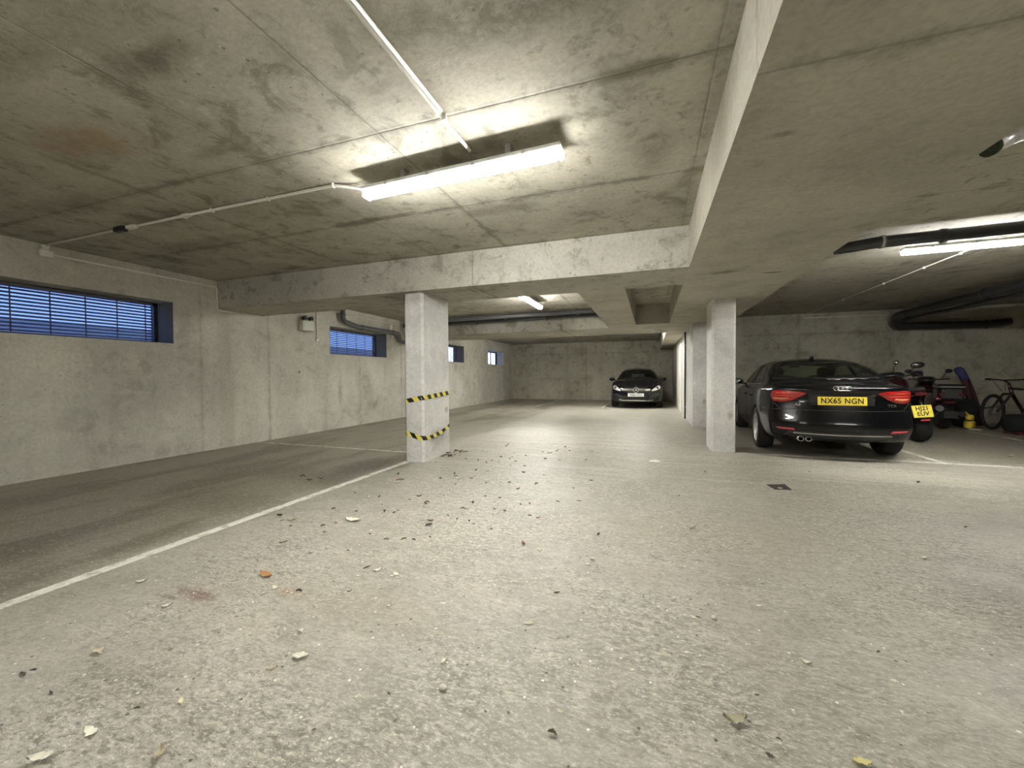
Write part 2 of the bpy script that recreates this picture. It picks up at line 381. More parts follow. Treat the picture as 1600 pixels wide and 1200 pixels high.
struct('wall_back', MB().box((1.06, 12.2, 0), (XR, 12.5, CE)), m_far, 'concrete wall behind the saloon and bicycles')
struct('wall_right', MB().box((XR, YF-.3, 0), (XR+.3, 12.5, CE)), m_far, 'concrete side wall beyond the right of the bays')
struct('wall_front', MB().box((XL, YF-.3, 0), (XR, YF, CE)), m_far, 'concrete wall behind the viewpoint')
# partition with a white door at the far right of the drive
struct('wall_partition', MB().box((.865, 13.15, 0), (1.06, 15.5, CE)).box((.865, 11.42, 0), (1.06, 12.2, CE)).box((.9, 12.2, 2.36), (1.06, 13.15, CE)), m_white, 'pale partition wall at the far end of the drive')
struct('wall_pier', MB().prism([(.865, 9.62), (1.16, 9.62), (1.16, 11.36), (.865, 11.36)], 0, D), m_col, 'long concrete pier behind the slim right column')
struct('wall_partition', MB().box((.885, 15.5, 0), (1.06, YB, CE)), m_far, 'bare concrete end of the partition beside the hatchback')
# beams
struct('beam_long', MB().box((.372, YF, D), (1.583, YB, CE)), m_beam, 'broad concrete beam running along the drive overhead')
struct('beam_cross', MB().box((XL, 4.538, D), (.372, 5.41, CE)), m_cross, 'near concrete cross beam over the striped column')
struct('beam_cross', MB().box((XL, 9.72, D), (.372, 11.3, CE)), m_cross, 'second concrete cross beam behind the pipes')
struct('beam_soffit', MB().box((-.945, 5.41, D), (-.32, 9.72, CE)).box((-.32, 9.3, D), (.372, 9.72, CE)), m_beam, 'short concrete beam beside the square ceiling recess')
def chamfer_col(x0, x1, y0, y1, c=.03):
    return MB().prism([(x0+c, y0), (x1-c, y0), (x1, y0+c), (x1, y1-c), (x1-c, y1), (x0+c, y1), (x0, y1-c), (x0, y0+c)], 0, D)
col1 = struct('column', chamfer_col(-3.157, -2.862, 4.622, 5.36), m_col, 'pale concrete column wrapped with black and yellow tape')
struct('column', chamfer_col(.853, 1.172, 6.6, 7.22), m_col, 'slim pale concrete column left of the black saloon')

# door in the partition
m_door = mat('white_door_paint', (.74, .72, .65), .5, scale=4, vary=.04)
m_dgrey = mat('dark_grey_plastic', (.05, .052, .055), .5)
m_steel = mat('brushed_steel', (.55, .55, .53), .35, 1.0)
dr = MB().box((.895, 12.28, .02), (.94, 13.07, 2.30), .004).obj('door_1', m_door, None, 'white flush door in the pale partition', kind='structure')
MB().box((.852, 12.2, 0), (.95, 12.28, 2.36), .004).box((.852, 13.07, 0), (.95, 13.15, 2.36), .004).box((.852, 12.28, 2.30), (.95, 13.07, 2.36), .004).obj('door_frame', m_door, dr)
MB().tube([(.895, 12.36, 1.0), (.85, 12.36, 1.0), (.85, 12.48, 1.0)], .011, 8).obj('door_handle', m_steel, dr)
# dark service pipe in the gap before the partition
pp = MB().tube([(.84, 11.39, .0), (.84, 11.39, 2.27)], .022, 10).obj('downpipe', m_dgrey, None, 'thin dark vertical pipe between the pier and the white partition', 'pipe')
for z in (.3, 1.9): MB().box((.84, 11.365, z), (.87, 11.415, z+.03)).obj('bracket', m_steel, pp)

# ---------------------------------------------------------------- windows with venetian blinds
m_frame = mat('window_frame_dark', (.022, .02, .024), .45)
m_slat = mat('blind_slat_blue_grey', (.16, .19, .26), .4, .25)
m_cord = mat('blind_cord', (.10, .10, .13), .8)
m_glass = glass_mat('window_glass', (.93, .96, 1.0))
m_rail = mat('blind_rail', (.10, .10, .12), .5)
def slat_mesh(L):
    b = MB(); n = 6; ch = .056; tilt = math.radians(32); vs = []
    for s in (0, 1):
        for i in range(n+1):
            q = i/n-.5; u = q*ch; zc = .006*(1-4*q*q)
            X = u*math.cos(tilt) + zc*math.sin(tilt); Z = u*math.sin(tilt)*-1 + zc*math.cos(tilt)
            for k in (-1, 1): vs.append((X, k*L/2, Z - s*.0012))
    fs = []; m2 = 2*(n+1)
    for s in (0, 1):
        for i in range(n): a = s*m2+2*i; fs.append((a, a+1, a+3, a+2))
    for i in range(n):
        fs.append((2*i, 2*i+2, m2+2*i+2, m2+2*i)); fs.append((2*i+1, 2*i+3, m2+2*i+3, m2+2*i+1))
    fs += [(0, 1, m2+1, m2), (2*n, 2*n+1, m2+2*n+1, m2+2*n)]
    return b.add(vs, fs)
for i, (y0, y1) in enumerate(WIN):
    nm = ['slot window nearest the camera with closed-down dark blinds', 'slot window left of the striped column with dark blinds', 'slot window just right of the striped column with dark blinds', 'small bright far slot window without a blind'][i]
    xg = XL-.36
    fr = MB()
    fr.box((xg-.05, y0, WZ0), (xg+.02, y1, WZ0+.04)).box((xg-.05, y0, WZ1-.04), (xg+.02, y1, WZ1)).box((xg-.05, y0, WZ0), (xg+.02, y0+.05, WZ1)).box((xg-.05, y1-.05, WZ0), (xg+.02, y1, WZ1))
    wd = fr.obj('window_%d' % (i+1), m_frame, None, nm, kind='structure')
    MB().box((xg-.03, y0+.05, WZ0+.04), (xg-.022, y1-.05, WZ1-.04)).obj('pane', m_glass, wd)
    # thin dark lining over sill and jambs of the reveal
    rv = MB().box((XL-.45, y0, WZ0), (XL, y1, WZ0+.003)).box((XL-.45, y1-.003, WZ0), (XL, y1, WZ1)).box((XL-.45, y0, WZ0), (XL, y0+.003, WZ1))
    if i < 3: rv.obj('reveal', m_reveal, wd)
    if i == 3:
        MB().box((xg-.045, y1-.75, WZ0), (xg+.015, y1-.69, WZ1)).obj('mullion', m_door, wd); continue
    L = y1-y0-.18; yc = (y0+y1)/2
    xb = xg+.055
    bl = MB().box((xb-.025, yc-L/2, WZ1-.045), (xb+.025, yc+L/2, WZ1-.004), .004).obj('blind', m_rail, wd, 'dark venetian blind')
    me = slat_mesh(L).mesh('slat', m_slat)
    for k in range(12):
        o = bpy.data.objects.new('slat', me); C.objects.link(o); o.parent = bl; o.location = (xb, yc, WZ1-.075-k*.0425)
    MB().box((xb-.02, yc-L/2, WZ0+.006), (xb+.02, yc+L/2, WZ0+.024), .003).obj('bottom_rail', m_rail, bl)
    for k in range(6):
        MB().box((xb+.024, yc-L/2+.10+k*(L-.2)/5-.006, WZ0+.01), (xb+.028, yc-L/2+.10+k*(L-.2)/5+.006, WZ1-.03)).obj('ladder_tape', m_cord, bl)

struct('wall_exterior', MB().box((-9.3, -3, 0), (-9.0, 13.6, 2.06)), mat('weathered_brick_grey', (.40, .41, .44), .9), 'grey garden wall outside the slot windows')
# ---------------------------------------------------------------- batten lamps
m_tray = mat('lamp_tray_white', (.80, .80, .78), .5)
m_diff = NT('lamp_diffuser'); m_diff.b.inputs['Base Color'].default_value = (.9, .9, .88, 1)
m_diff.b.inputs['Emission Color'].default_value = (1, .98, .935, 1); m_diff.pos(); m_diff.put(m_diff.b.inputs['Emission Strength'], m_diff.math('MULTIPLY', m_diff.step(m_diff.z, -.010, -.046, .06, 1.0), LAMP)); m_diff = m_diff.m   # brightest on its underside
def batten_parts():
    L = 1.52; hw = .047
    e = empty('batten_lamp', (0, 0, 0))
    MB().box((-L/2-.035, -hw-.022, -.015), (L/2+.035, hw+.022, .012), .006).obj('tray', m_tray, e)
    n = 8; vs = []; fs = []
    for X, k in ((-L/2, .80), (-L/2+.015, 1), (L/2-.015, 1), (L/2, .80)):
        for j in range(n+1):
            a = PI*j/n; vs.append((X, -hw*k*math.cos(a), -.014-.056*k*math.sin(a)))
    for i in range(3):
        for j in range(n): a = i*(n+1)+j; fs.append((a, a+1, a+n+2, a+n+1))
    fs += [list(range(n+1)), list(range(3*(n+1), 4*(n+1))), [i*(n+1) for i in range(4)] + [i*(n+1)+n for i in (3, 2, 1, 0)]]
    MB().add(vs, fs, True).obj('diffuser', m_diff, e)
    for s in (-1, 1):
        b = MB(); b.box((s*(L/2+.001), -hw, -.066), (s*(L/2+.034), hw, -.006), .022); b.obj('end_cap', m_diff, e)
        MB().box((s*L*.28-.02, -.03, .03), (s*L*.28+.02, .03, .0915)).obj('ceiling_bracket', m_steel, e)
    for q in (-.36, -.12, .12, .36):
        for s in (-1, 1): MB().box((q*L-.012, s*(hw-.002), -.022), (q*L+.012, s*(hw+.0245), .008)).obj('clip', m_steel, e)
    return e
lamp0 = batten_parts(); used = []
def lamp(x, y, rz, label, z=CE-.092):
    o = lamp0 if not used else copy_tree(lamp0)
    used.append(o); o.location = (x, y, z); o.rotation_euler = (0, 0, rz)
    return tag(o, label, 'lamp', 'batten lamps on the ceiling')
lamp(-1.33, 2.585, math.radians(-2.2), 'long lit batten lamp on the near ceiling before the cross beam')
lamp(-2.2, 7.35, PI/2, 'lit batten lamp seen end-on beyond the near cross beam')
lamp(3.58, 5.95, math.radians(-2), 'lit batten lamp over the black saloon beside the dark duct')
lamp(-3.4, 12.4, 0, 'batten lamp behind the second cross beam nearer the left wall')
lamp(-.55, 13.15, PI/2, 'batten lamp behind the second cross beam nearer the white door')
lamp(-1.6, -2.4, 0, 'batten lamp behind the viewpoint over the drive')
lamp(4.2, -1.6, 0, 'batten lamp behind the viewpoint over the right bays')
# ---------------------------------------------------------------- painted lines (parts of the floor)
def paint_mat():
    t = NT('worn_white_paint'); n = t.noise(9, 6, .7); n2 = t.noise(60, 3)
    col = t.mix(t.step(n, .36, .52), (.44, .41, .33), (.74, .72, .64)); col = t.mix(t.step(n2, .45, .75, 0, .35), col, (.4, .37, .29))
    t.put(t.b.inputs['Base Color'], col); t.b.inputs['Roughness'].default_value = .7
    return t.m
m_paint = paint_mat()
def faint_mat():
    t = NT('faded_paint'); n = t.noise(6, 6, .7)
    t.put(t.b.inputs['Base Color'], t.mix(t.step(n, .36, .56), (.30, .275, .21), (.70, .68, .6))); t.b.inputs['Roughness'].default_value = .75
    return t.m
m_faint = faint_mat()
def line(x0, y0, x1, y1, m, label):
    return MB().box((x0, y0, .0005), (x1, y1, .0025)).obj('parking_line', m, floor, label)
line(-3.142, .25, -3.06, 4.60, m_paint, 'long white line leading to the taped column')
line(-6.58, 5.16, -3.165, 5.215, m_faint, 'faded white line between wall and taped column')
line(1.18, 6.56, XR-.05, 6.625, m_paint, 'white line across the right bays in front of the saloon')
line(3.50, 6.625, 3.565, 12.1, m_paint, 'white divider line right of the saloon')
line(5.90, 6.625, 5.965, 12.1, m_faint, 'faded divider line in front of the bicycle')
line(-4.09, 14.3, -4.02, 18.8, m_paint, 'white divider line at the far wall')
line(-1.67, 14.3, -1.60, 18.8, m_paint, 'white divider line left of the hatchback')

# ---------------------------------------------------------------- conduits
m_cond = mat('white_conduit_plastic', (.78, .76, .70), .5, vary=.06)
m_condg = mat('grey_galvanised_conduit', (.45, .43, .38), .45, .4)
m_blk = mat('black_plastic', (.018, .018, .02), .45)
def conduit(name, pts, r, label, clips=(), boxes=(), m=None, bend=.04):
    o = MB().tube(bent(pts, bend), r, 8).obj(name, m or m_cond, None, label, 'conduit')
    for p, ax in clips:
        x, y, z = p; k = r+.006
        b = MB().box((x-.009 if ax == 'x' else x-k, y-.009 if ax == 'y' else y-k, z-k), (x+.009 if ax == 'x' else x+k, y+.009 if ax == 'y' else y+k, z+k+.006), .003)
        b.obj('clip', m or m_cond, o)
    for p, q, mm in boxes: MB().box(p, q, .006).obj('junction_box', mm, o)
    return o
zc = CE-.014
conduit('conduit', [(-2.13, 2.63, CE-.07), (-2.25, 2.63, zc-.02), (-2.41, 2.585, zc), (-4.16, 2.582, zc), (-6.56, 2.60, zc)], .0125, 'pale conduit along the ceiling from near lamp to the left wall',
        clips=[((-2.41, 2.585, zc), 'x'), ((-3.11, 2.583, zc), 'x'), ((-3.80, 2.582, zc), 'x'), ((-4.16, 2.582, zc-.006), 'x')],
        boxes=[((-5.22, 2.55, CE-.05), (-5.06, 2.60, CE), m_blk), ((-5.04, 2.56, CE-.035), (-4.90, 2.605, CE), m_cond), ((-4.21, 2.56, CE-.03), (-4.10, 2.605, CE), m_cond)])
xw = XL+.016
conduit('conduit', [(xw, 2.60, 2.66), (xw, 2.60, 2.59), (xw, 4.525, 2.60), (xw, 4.525, 2.235), (xw, 5.36, 2.235), (xw, 5.36, 2.262)], .011, 'thin conduit on the left wall stepping under the cross beam',
        boxes=[((XL, 2.55, 2.55), (XL+.045, 2.66, 2.63), m_cond), ((XL, 2.57, 2.63), (XL+.04, 2.63, 2.69), m_cond)])
c2 = conduit('conduit', [(-1.172, -1.0, zc), (-1.172, 2.12, zc), (-1.165, 2.50, zc-.004)], .011, 'double white conduit running overhead to the middle of the near lamp', clips=[((-1.16, 2.13, zc-.004), 'y')])
MB().tube([(-1.148, -1.0, zc), (-1.148, 2.08, zc)], .009, 8).obj('second_run', m_cond, c2)
conduit('conduit', [(3.74, 6.0, zc), (3.74, 12.18, zc)], .009, 'thin clipped conduit running from the right lamp to the back wall', clips=[((3.74, y, zc-.005), 'y') for y in (6.75, 7.48, 8.54, 10.06)] )
conduit('conduit', [(3.70, 12.187, 2.66), (3.70, 12.187, 2.585), (5.40, 12.187, 2.585)], .010, 'thin conduit along the top of the back wall behind the saloon', clips=[((3.70, 12.187, 2.60), 'x')])
conduit('conduit', [(xw, 6.545, 2.69), (xw, 6.545, 1.95)], .011, 'short vertical conduit beside the emergency light', boxes=[((XL, 6.50, 1.90), (XL+.04, 6.58, 1.94), m_cond), ((XL, 6.38, 1.915), (XL+.02, 6.50, 1.93), m_cond)])
conduit('conduit', [(xw, 6.75, 2.585), (xw, 9.05, 2.565), (xw, 9.05, 2.2)], .011, 'thin conduit on the left wall above the second window', boxes=[((XL, 9.01, 2.40), (XL+.04, 9.09, 2.52), m_cond)])

# ---------------------------------------------------------------- drainage pipes
m_pipe = mat('grey_drain_pipe', (.115, .118, .122), .38, vary=.15, scale=6)
m_pdark = mat('dark_drain_pipe', (.028, .029, .031), .36, vary=.2, scale=6)
def collar(p, ax, r, m, parent, L=.05):
    b = MB().lathe([(r*.9, -L/2), (r+.010, -L/2), (r+.010, L/2), (r*.9, L/2)], 14, p, ax); b.obj('collar', m, parent)
p1 = MB().tube(bent([(-6.47, 7.17, CE-.004), (-6.47, 7.17, 2.40), (-6.47, 7.62, 2.315), (-6.47, 9.25, 2.315), (-6.47, 9.30, 2.09), (-6.25, 9.42, 2.09), (-6.20, 9.46, 2.36)], .10), .052, 14).obj('drain_pipe', m_pipe, None, 'grey drain pipe bending along the left wall above the second window', 'pipe')
collar((-6.47, 7.17, 2.52), 'z', .052, m_pipe, p1); collar((-6.47, 7.78, 2.315), 'y', .052, m_pipe, p1); collar((-6.47, 9.0, 2.315), 'y', .052, m_pipe, p1)
p2 = MB().tube(bent([(-.946, 9.22, 2.625), (-6.12, 9.30, 2.605), (-6.12, 9.42, 2.42)], .12), .052, 14).obj('drain_pipe', m_pipe, None, 'upper grey drain pipe crossing in front of the second cross beam', 'pipe')
for x in (-1.6, -3.4, -5.2): collar((x, 9.232+.0155*(-x-.946)*1, 2.622-.004*(-x-.946)), 'x', .052, m_pipe, p2)
p3 = MB().tube([(-.946, 9.52, 2.60), (-6.5, 9.55, 2.56)], .058, 14).obj('drain_pipe', m_pdark, None, 'darker drain pipe crossing tight against the second cross beam', 'pipe')
for x in (-2.4, -4.3): collar((x, 9.527, 2.59-.0072*(-x-.946)), 'x', .058, m_pdark, p3)
p4 = MB().tube(bent([(5.45, -2.0, 2.58), (5.43, 11.85, 2.50), (5.50, 12.08, 2.28), (7.25, 12.08, 2.26), (7.55, 12.08, 2.30)], .14), .085, 16).obj('drain_pipe', m_pdark, None, 'thick dark pipe hung under the right ceiling bending onto the back wall', 'pipe')
for y in (3, 6.2, 9.2): collar((5.44, y, 2.55-(y-3)*.005), 'y', .085, m_pdark, p4, .07)
collar((7.15, 12.08, 2.262), 'x', .085, m_pdark, p4)
p5 = MB().tube([(5.60, -2.0, 2.44), (5.60, 11.8, 2.40)], .05, 12).obj('drain_pipe', m_pipe, None, 'thinner grey pipe beside the thick dark pipe under the right ceiling', 'pipe')
MB().tube(bent([(5.60, 12.16, 2.50), (5.60, 12.16, 2.41), (6.9, 12.16, 2.405)], .05), .016, 8).obj('conduit', m_condg, None, 'thin pale tube inside the bend of the thick dark pipe', 'conduit')
p6 = MB().tube(bent([(5.2, 5.36, 2.60), (2.36, 5.53, 2.60), (2.13, 5.64, 2.60), (2.03, 5.70, 2.61)], .06), .062, 16).obj('drain_pipe', m_pdark, None, 'dark pipe with a cut elbow along the ceiling in front of the right lamp', 'pipe')
collar((2.40, 5.527, 2.60), 'x', .062, m_steel, p6, .03); collar((2.9, 5.50, 2.60), 'x', .062, m_pdark, p6); collar((4.2, 5.42, 2.60), 'x', .062, m_pdark, p6)
m_foil = mat('crumpled_foil', (.80, .81, .82), .32, .55, .3, 25, bump=.8)
p7 = MB().tube(bent([(1.752, 2.946, 2.385), (1.90, 3.0, 2.46), (3.6, 3.25, 2.52)], .05), [.042]*9 if False else .042, 14).obj('wrapped_pipe', m_foil, None, 'silver foil wrapped pipe leaving the side of the broad beam', 'pipe')
MB().tube([(1.735, 2.938, 2.376), (1.744, 2.942, 2.380), (1.756, 2.948, 2.387)], .047, 14).obj('rubber_end', mat('mossy_rubber', (.03, .04, .02), .8), p7, 'dark green rubber end')
MB().box((1.98, 2.98, 2.40), (2.02, 3.08, CE), .004).obj('hanger', m_blk, p7)

# ---------------------------------------------------------------- emergency light on the left wall
m_el = mat('cream_plastic', (.66, .68, .60), .45, vary=.04)
e = MB().box((XL, 6.10, 2.075), (XL+.12, 6.385, 2.275), .012).obj('emergency_light', m_el, None, 'cream twin-spot emergency light box high on the left wall', 'light')
MB().box((XL+.12, 6.125, 2.10), (XL+.126, 6.36, 2.25), .004).obj('cover', m_el, e)
for y in (6.165, 6.325):
    l = MB().lathe([(.0, -.05), (.03, -.05), (.042, .03), (.036, .034), (0, .026)], 14, (XL+.09, y, 2.335), 'x').obj('spot_lamp', m_blk, e)
    MB().tube([(XL+.06, y, 2.27), (XL+.06, y, 2.32)], .010, 8).obj('stalk', m_blk, l)

# ---------------------------------------------------------------- hazard tape round the column
m_ty = mat('tape_yellow', (.80, .68, .13), .35, vary=.05); m_tb = mat('tape_black', (.012, .012, .012), .3)
cx0, cx1, cy0, cy1, cc, of = -3.157, -2.862, 4.622, 5.36, .03, .006
ring = [(cx0-of, cy1), (cx0-of, cy0+cc), (cx0+cc, cy0-of), (cx1-cc, cy0-of), (cx1+of, cy0+cc), (cx1+of, cy1-cc), (cx1-cc, cy1+of), (cx0+cc, cy1+of), (cx0-of, cy1)]
cum = [0]
for a, b2 in zip(ring, ring[1:]): cum.append(cum[-1] + math.dist(a, b2))
def ring_at(s):
    s = max(0, min(cum[-1]-1e-6, s))
    for i in range(len(ring)-1):
        if s <= cum[i+1]:
            t_ = (s-cum[i])/(cum[i+1]-cum[i]); return tuple(p+(q-p)*t_ for p, q in zip(ring[i], ring[i+1]))
def tape(zf, hf, slant, period, label, phase=0):
    b = MB(); fm = []; n = int(cum[-1]/(period/2))
    for k in range(-1, n+1):
        s0 = k*period/2+phase; m2 = 4
        for j in range(m2):
            a = s0+period/2*j/m2; c = s0+period/2*(j+1)/m2
            q = []
            for s_, top in ((a, 0), (c, 0), (c, 1), (a, 1)):
                sl = s_ + (slant if not top else 0); x, y = ring_at(sl); h = hf(sl)
                tw = .003+.010*abs(math.sin(sl*9)) if h < .062 else 0
                q.append((x+ (tw if x > cx1 else 0), y, zf(sl) + (h/2 if top else -h/2)))
            b.add(q, [(0, 1, 2, 3)]); fm.append(k % 2)
    o = b.obj('hazard_tape', m_ty, None, label, 'tape')
    o.data.materials.append(m_tb)
    if len(o.data.polygons) == len(fm): o.data.polygons.foreach_set('material_index', fm)
    md = o.modifiers.new('t', 'SOLIDIFY'); md.thickness = .0015
    return o
def pl(pts):
    def f(s):
        for (a, va), (b2, vb) in zip(pts, pts[1:]):
            if s <= b2: return va+(vb-va)*max(0, (s-a)/(b2-a))
        return pts[-1][1]
    return f
sF0, sF1, sR1 = cum[2], cum[3], cum[5]
tape(pl([(0, .80), (sF0, .817), (sF1, .862), (sR1, .905), (cum[-1], .80)]), lambda s: .062, .045, .165, 'upper band of black and yellow hazard tape round the column', .02)
tape(pl([(0, .45), (sF0, .385), (sF1-.02, .325), (sF1+.2, .318), (sF1+.45, .345), (sR1, .425), (cum[-1], .45)]), pl([(0, .06), (sF0, .065), (sF1, .062), (sF1+.15, .05), (sF1+.3, .062), (sR1, .05), (9, .05)]), .05, .165, 'lower sagging band of black and yellow hazard tape round the column', .06)

# ---------------------------------------------------------------- drain cover
m_iron = mat('rusty_cast_iron', (.045, .037, .032), .7, .3, .4, 30)
dc = MB().prism([(1.135, 4.77), (1.165, 4.60), (1.32, 4.63), (1.315, 4.845)], .0, .004).obj('drain_cover', m_iron, None, 'small dark metal drain cover set in the drive', 'drain cover')
for k in range(4): MB().box((1.18+k*.034, 4.66, .004), (1.193+k*.034, 4.79, .0065)).obj('bar', m_iron, dc)
MB().lathe([(0, .0045), (.022, .0045), (.022, .008), (0, .009)], 10, (1.225, 4.655, 0)).obj('bolt_head', m_steel, dc)

# ---------------------------------------------------------------- leaves and scraps on the floor
LC = {'w': ('pale', (.72, .70, .58)), 'c': ('cream', (.78, .72, .50)), 't': ('tan', (.50, .45, .32)), 'd': ('dark brown', (.075, .055, .04)), 'o': ('orange brown', (.42, .22, .08)), 'b': ('reddish brown', (.22, .11, .07)),
      'g': ('grey-green', (.42, .40, .27)), 'y': ('yellow', (.72, .66, .32)), 'p': ('grey', (.55, .52, .44))}
LM = {k: mat('leaf_' + v[0].replace(' ', '_').replace('-', '_'), v[1], .75, vary=.25, scale=40) for k, v in LC.items()}
def leaf_mb(L, wd, seed):
    r = random.Random(seed); n = 9; vs = []; fs = []; cup = r.uniform(.1, .75); cu2 = r.uniform(-.6, .7); ph = r.uniform(0, 6)
    for i in range(n+1):
        q = i/n; hw = wd*((math.sin(PI*min(1, q**.85*1.0))**1.15)*(1+.30*math.sin(q*19+ph))+.03); x = (q-.5)*L; bow = cu2*L*(q-.5)**2*2
        for k in (-1, 0, 1): vs.append((x, k*hw*.5 + .06*L*math.sin(q*3+seed), bow*.8 + abs(k)*cup*wd*.6))
    zm = min(v[2] for v in vs); vs = [(a, b2, c-zm+.0015) for a, b2, c in vs]
    for i in range(n):
        for k in (0, 1): a = i*3+k; fs.append((a, a+1, a+4, a+3))
    return MB().add(vs, fs, True)
def pebble_mb(L, seed):
    r = random.Random(seed); b = MB().ball((0, 0, L*.28), (L*.5, L*.42, L*.28), 8, 6)
    b.v = [(x*(1+r.uniform(-.15, .15)), y*(1+r.uniform(-.15, .15)), max(0, z*(1+r.uniform(-.1, .1)))) for x, y, z in b.v]; return b
LEAVES = [(-1.727, 0.645, 0.079, 'w'), (-1.71, 0.746, 0.063, 'w'), (-1.408, 0.769, 0.05, 't'), (-1.575, 0.929, 0.039, 'c'), (-2.184, 0.986, 0.064, 't'), (-2.298, 1.3, 0.049, 'w'), (-2.706, 1.412, 0.051, 'w'), (-2.989, 1.634, 0.031, 'w'), (-2.063, 0.796, 0.028, 'd'), (-2.298, 0.839, 0.027, 'd'), (-1.69, 0.858, 0.022, 'd'), (-2.301, 0.813, 0.043, 'd'), (-2.234, 2.555, 0.144, 'w'), (-2.107, 1.688, 0.105, 'o'), (-1.936, 1.606, 0.049, 'w'), (-1.931, 1.534, 0.033, 'w'), (-1.617, 1.958, 0.046, 'd'), (-1.529, 1.946, 0.058, 'w'), (-1.397, 1.942, 0.053, 'w'), (-1.4, 1.91, 0.032, 'w'), (-1.36, 1.908, 0.028, 'w'), (-1.595, 1.86, 0.032, 'w'), (-1.78, 1.618, 0.034, 'd'), (-1.522, 1.704, 0.026, 'd'), (-1.236, 1.657, 0.028, 'w'), (-0.986, 1.765, 0.039, 'w'), (-1.49, 1.361, 0.041, 'w'), (-1.491, 1.337, 0.025, 'w'), (-1.931, 2.244, 0.044, 't'), (-1.763, 2.345, 0.039, 'd'), (-1.647, 2.384, 0.039, 'd'), (-1.886, 2.099, 0.037, 'd'), (-2.281, 2.307, 0.031, 'd'), (-1.936, 2.384, 0.031, 'd'), (-2.731, 2.421, 0.056, 't'), (-3.609, 3.442, 0.063, 'd'), (-3.522, 3.528, 0.055, 'd'), (-3.796, 3.53, 0.057, 'd'), (-3.233, 4.332, 0.055, 't'), (-2.636, 3.756, 0.086, 'b'), (-2.03, 3.98, 0.078, 'w'), (-2.11, 4.073, 0.072, 'd'), (-1.535, 3.088, 0.048, 'd'), (-1.498, 3.101, 0.042, 'd'), (-1.277, 3.173, 0.042, 'd'), (-1.58, 2.908, 0.035, 'd'), (-1.597, 2.78, 0.033, 'w'), (-1.626, 2.684, 0.065, 'd'), (-1.296, 2.793, 0.032, 'd'), (-1.076, 2.585, 0.025, 'w'), (-1.022, 2.75, 0.031, 'w'), (-2.126, 3.176, 0.039, 'd'), (-1.922, 3.144, 0.051, 'd'), (-2.095, 3.29, 0.047, 'd'), (-2.755, 3.184, 0.028, 'd'), (-2.277, 2.309, 0.026, 'd'), (-2.412, 2.073, 0.049, 't'), (-2.096, 1.999, 0.032, 'd'), (-2.041, 2.078, 0.019, 'd'), (-2.342, 1.822, 0.04, 't'), (-1.523, 1.466, 0.017, 'w'), (-1.357, 1.238, 0.068, 'w'), (-0.783, 1.398, 0.033, 'w'), (-0.72, 1.274, 0.033, 'p'), (-0.895, 1.193, 0.015, 'd'), (-1.412, 1.151, 0.038, 't'), (-1.973, 1.856, 0.025, 'w'), (0.607, 5.2, 0.075, 't'), (-0.688, 2.498, 0.032, 't'), (-0.343, 2.489, 0.03, 'w'), (-0.362, 2.403, 0.034, 'w'), (-0.47, 2.045, 0.033, 'd'), (0.192, 2.05, 0.033, 'w'), (0.211, 2.051, 0.026, 'd'), (0.279, 2.063, 0.029, 'p'), (0.508, 2.245, 0.038, 'w'), (-0.041, 2.545, 0.026, 't'), (0.076, 3.179, 0.032, 'w'), (0.292, 3.237, 0.063, 't'), (0.332, 3.237, 0.042, 't'), (-0.621, 3.628, 0.045, 'd'), (-0.819, 2.979, 0.06, 't'), (-0.532, 1.748, 0.052, 't'), (-0.367, 3.404, 0.035, 't'), (0.262, 1.466, 0.076, 'g'), (-0.294, 1.32, 0.031, 't'), (-0.298, 1.225, 0.031, 'd'), (0.142, 1.77, 0.026, 'w'), (-0.066, 1.594, 0.022, 'w'), (0.359, 1.614, 0.022, 'd'), (2.211, 3.885, 0.047, 'd'), (2.787, 6.444, 0.064, 'w'), (4.683, 7.431, 0.087, 'w'), (2.659, 5.356, 0.059, 'd'), (1.751, 5.534, 0.033, 'd'), (1.604, 3.158, 0.043, 'w'), (0.904, 2.311, 0.027, 'w'), (0.819, 2.151, 0.025, 'w'), (1.305, 2.447, 0.03, 'w'), (0.886, 2.026, 0.026, 'd'), (0.86, 1.853, 0.026, 'w'), (0.38, 1.435, 0.017, 'd'), (0.34, 1.366, 0.025, 'd'), (0.588, 1.426, 0.053, 'y'), (0.581, 1.857, 0.039, 'w'), (1.39, 5.26, 0.032, 'w')]
def where(x, y):
    a = 'near the taped column' if math.dist((x, y), (-3, 4.7)) < 1.9 else 'left of the long white line' if x < -3.1 else 'near the drain cover' if math.dist((x, y), (1.2, 4.7)) < 1.2 else \
        'in front of the right bays' if y > 4.2 and x > .5 else 'in the near middle of the drive' if y < 1.6 and x > -1.2 else 'beside the long white line' if x < -1.75 else 'on the right of the drive' if x > 1.4 else 'in the middle of the drive'
    return a
cnt = {}
for i, (x, y, L, k) in enumerate(LEAVES):
    L = max(.018, min(.16, L)); seen = R.random()
    big = L > .055 and i in (0, 1, 2, 3, 4, 12, 13, 62, 89)
    if k == 'p':
        o = pebble_mb(L, i).obj('pebble', LM[k]); nm = 'pebble'
    else:
        o = leaf_mb(L, L*R.uniform(.34, .55), i).obj('fallen_leaf' , LM[k]); nm = 'leaf'
    o.location = (x, y, .0005); o.rotation_euler = (0, 0, R.uniform(-.9, .9) + .3)
    c = LC[k][0]; ww = where(x, y)
    tag(o, 'small %s %s lying %s' % (c, 'pebble' if nm == 'pebble' else 'dry leaf', ww), nm, '%s %s %s' % (c, 'pebbles' if nm == 'pebble' else 'dry leaves', ww))
special = {0: 'long curled pale leaf at the bottom left corner', 3: 'cream roundish leaf alone near the bottom left', 1: 'pale pointed leaf second from the bottom left corner', 2: 'curled tan leaf at the bottom edge left', 12: 'largest white scrap left of the drive middle near the white line',
           13: 'orange brown crumpled leaf right of the white line'}
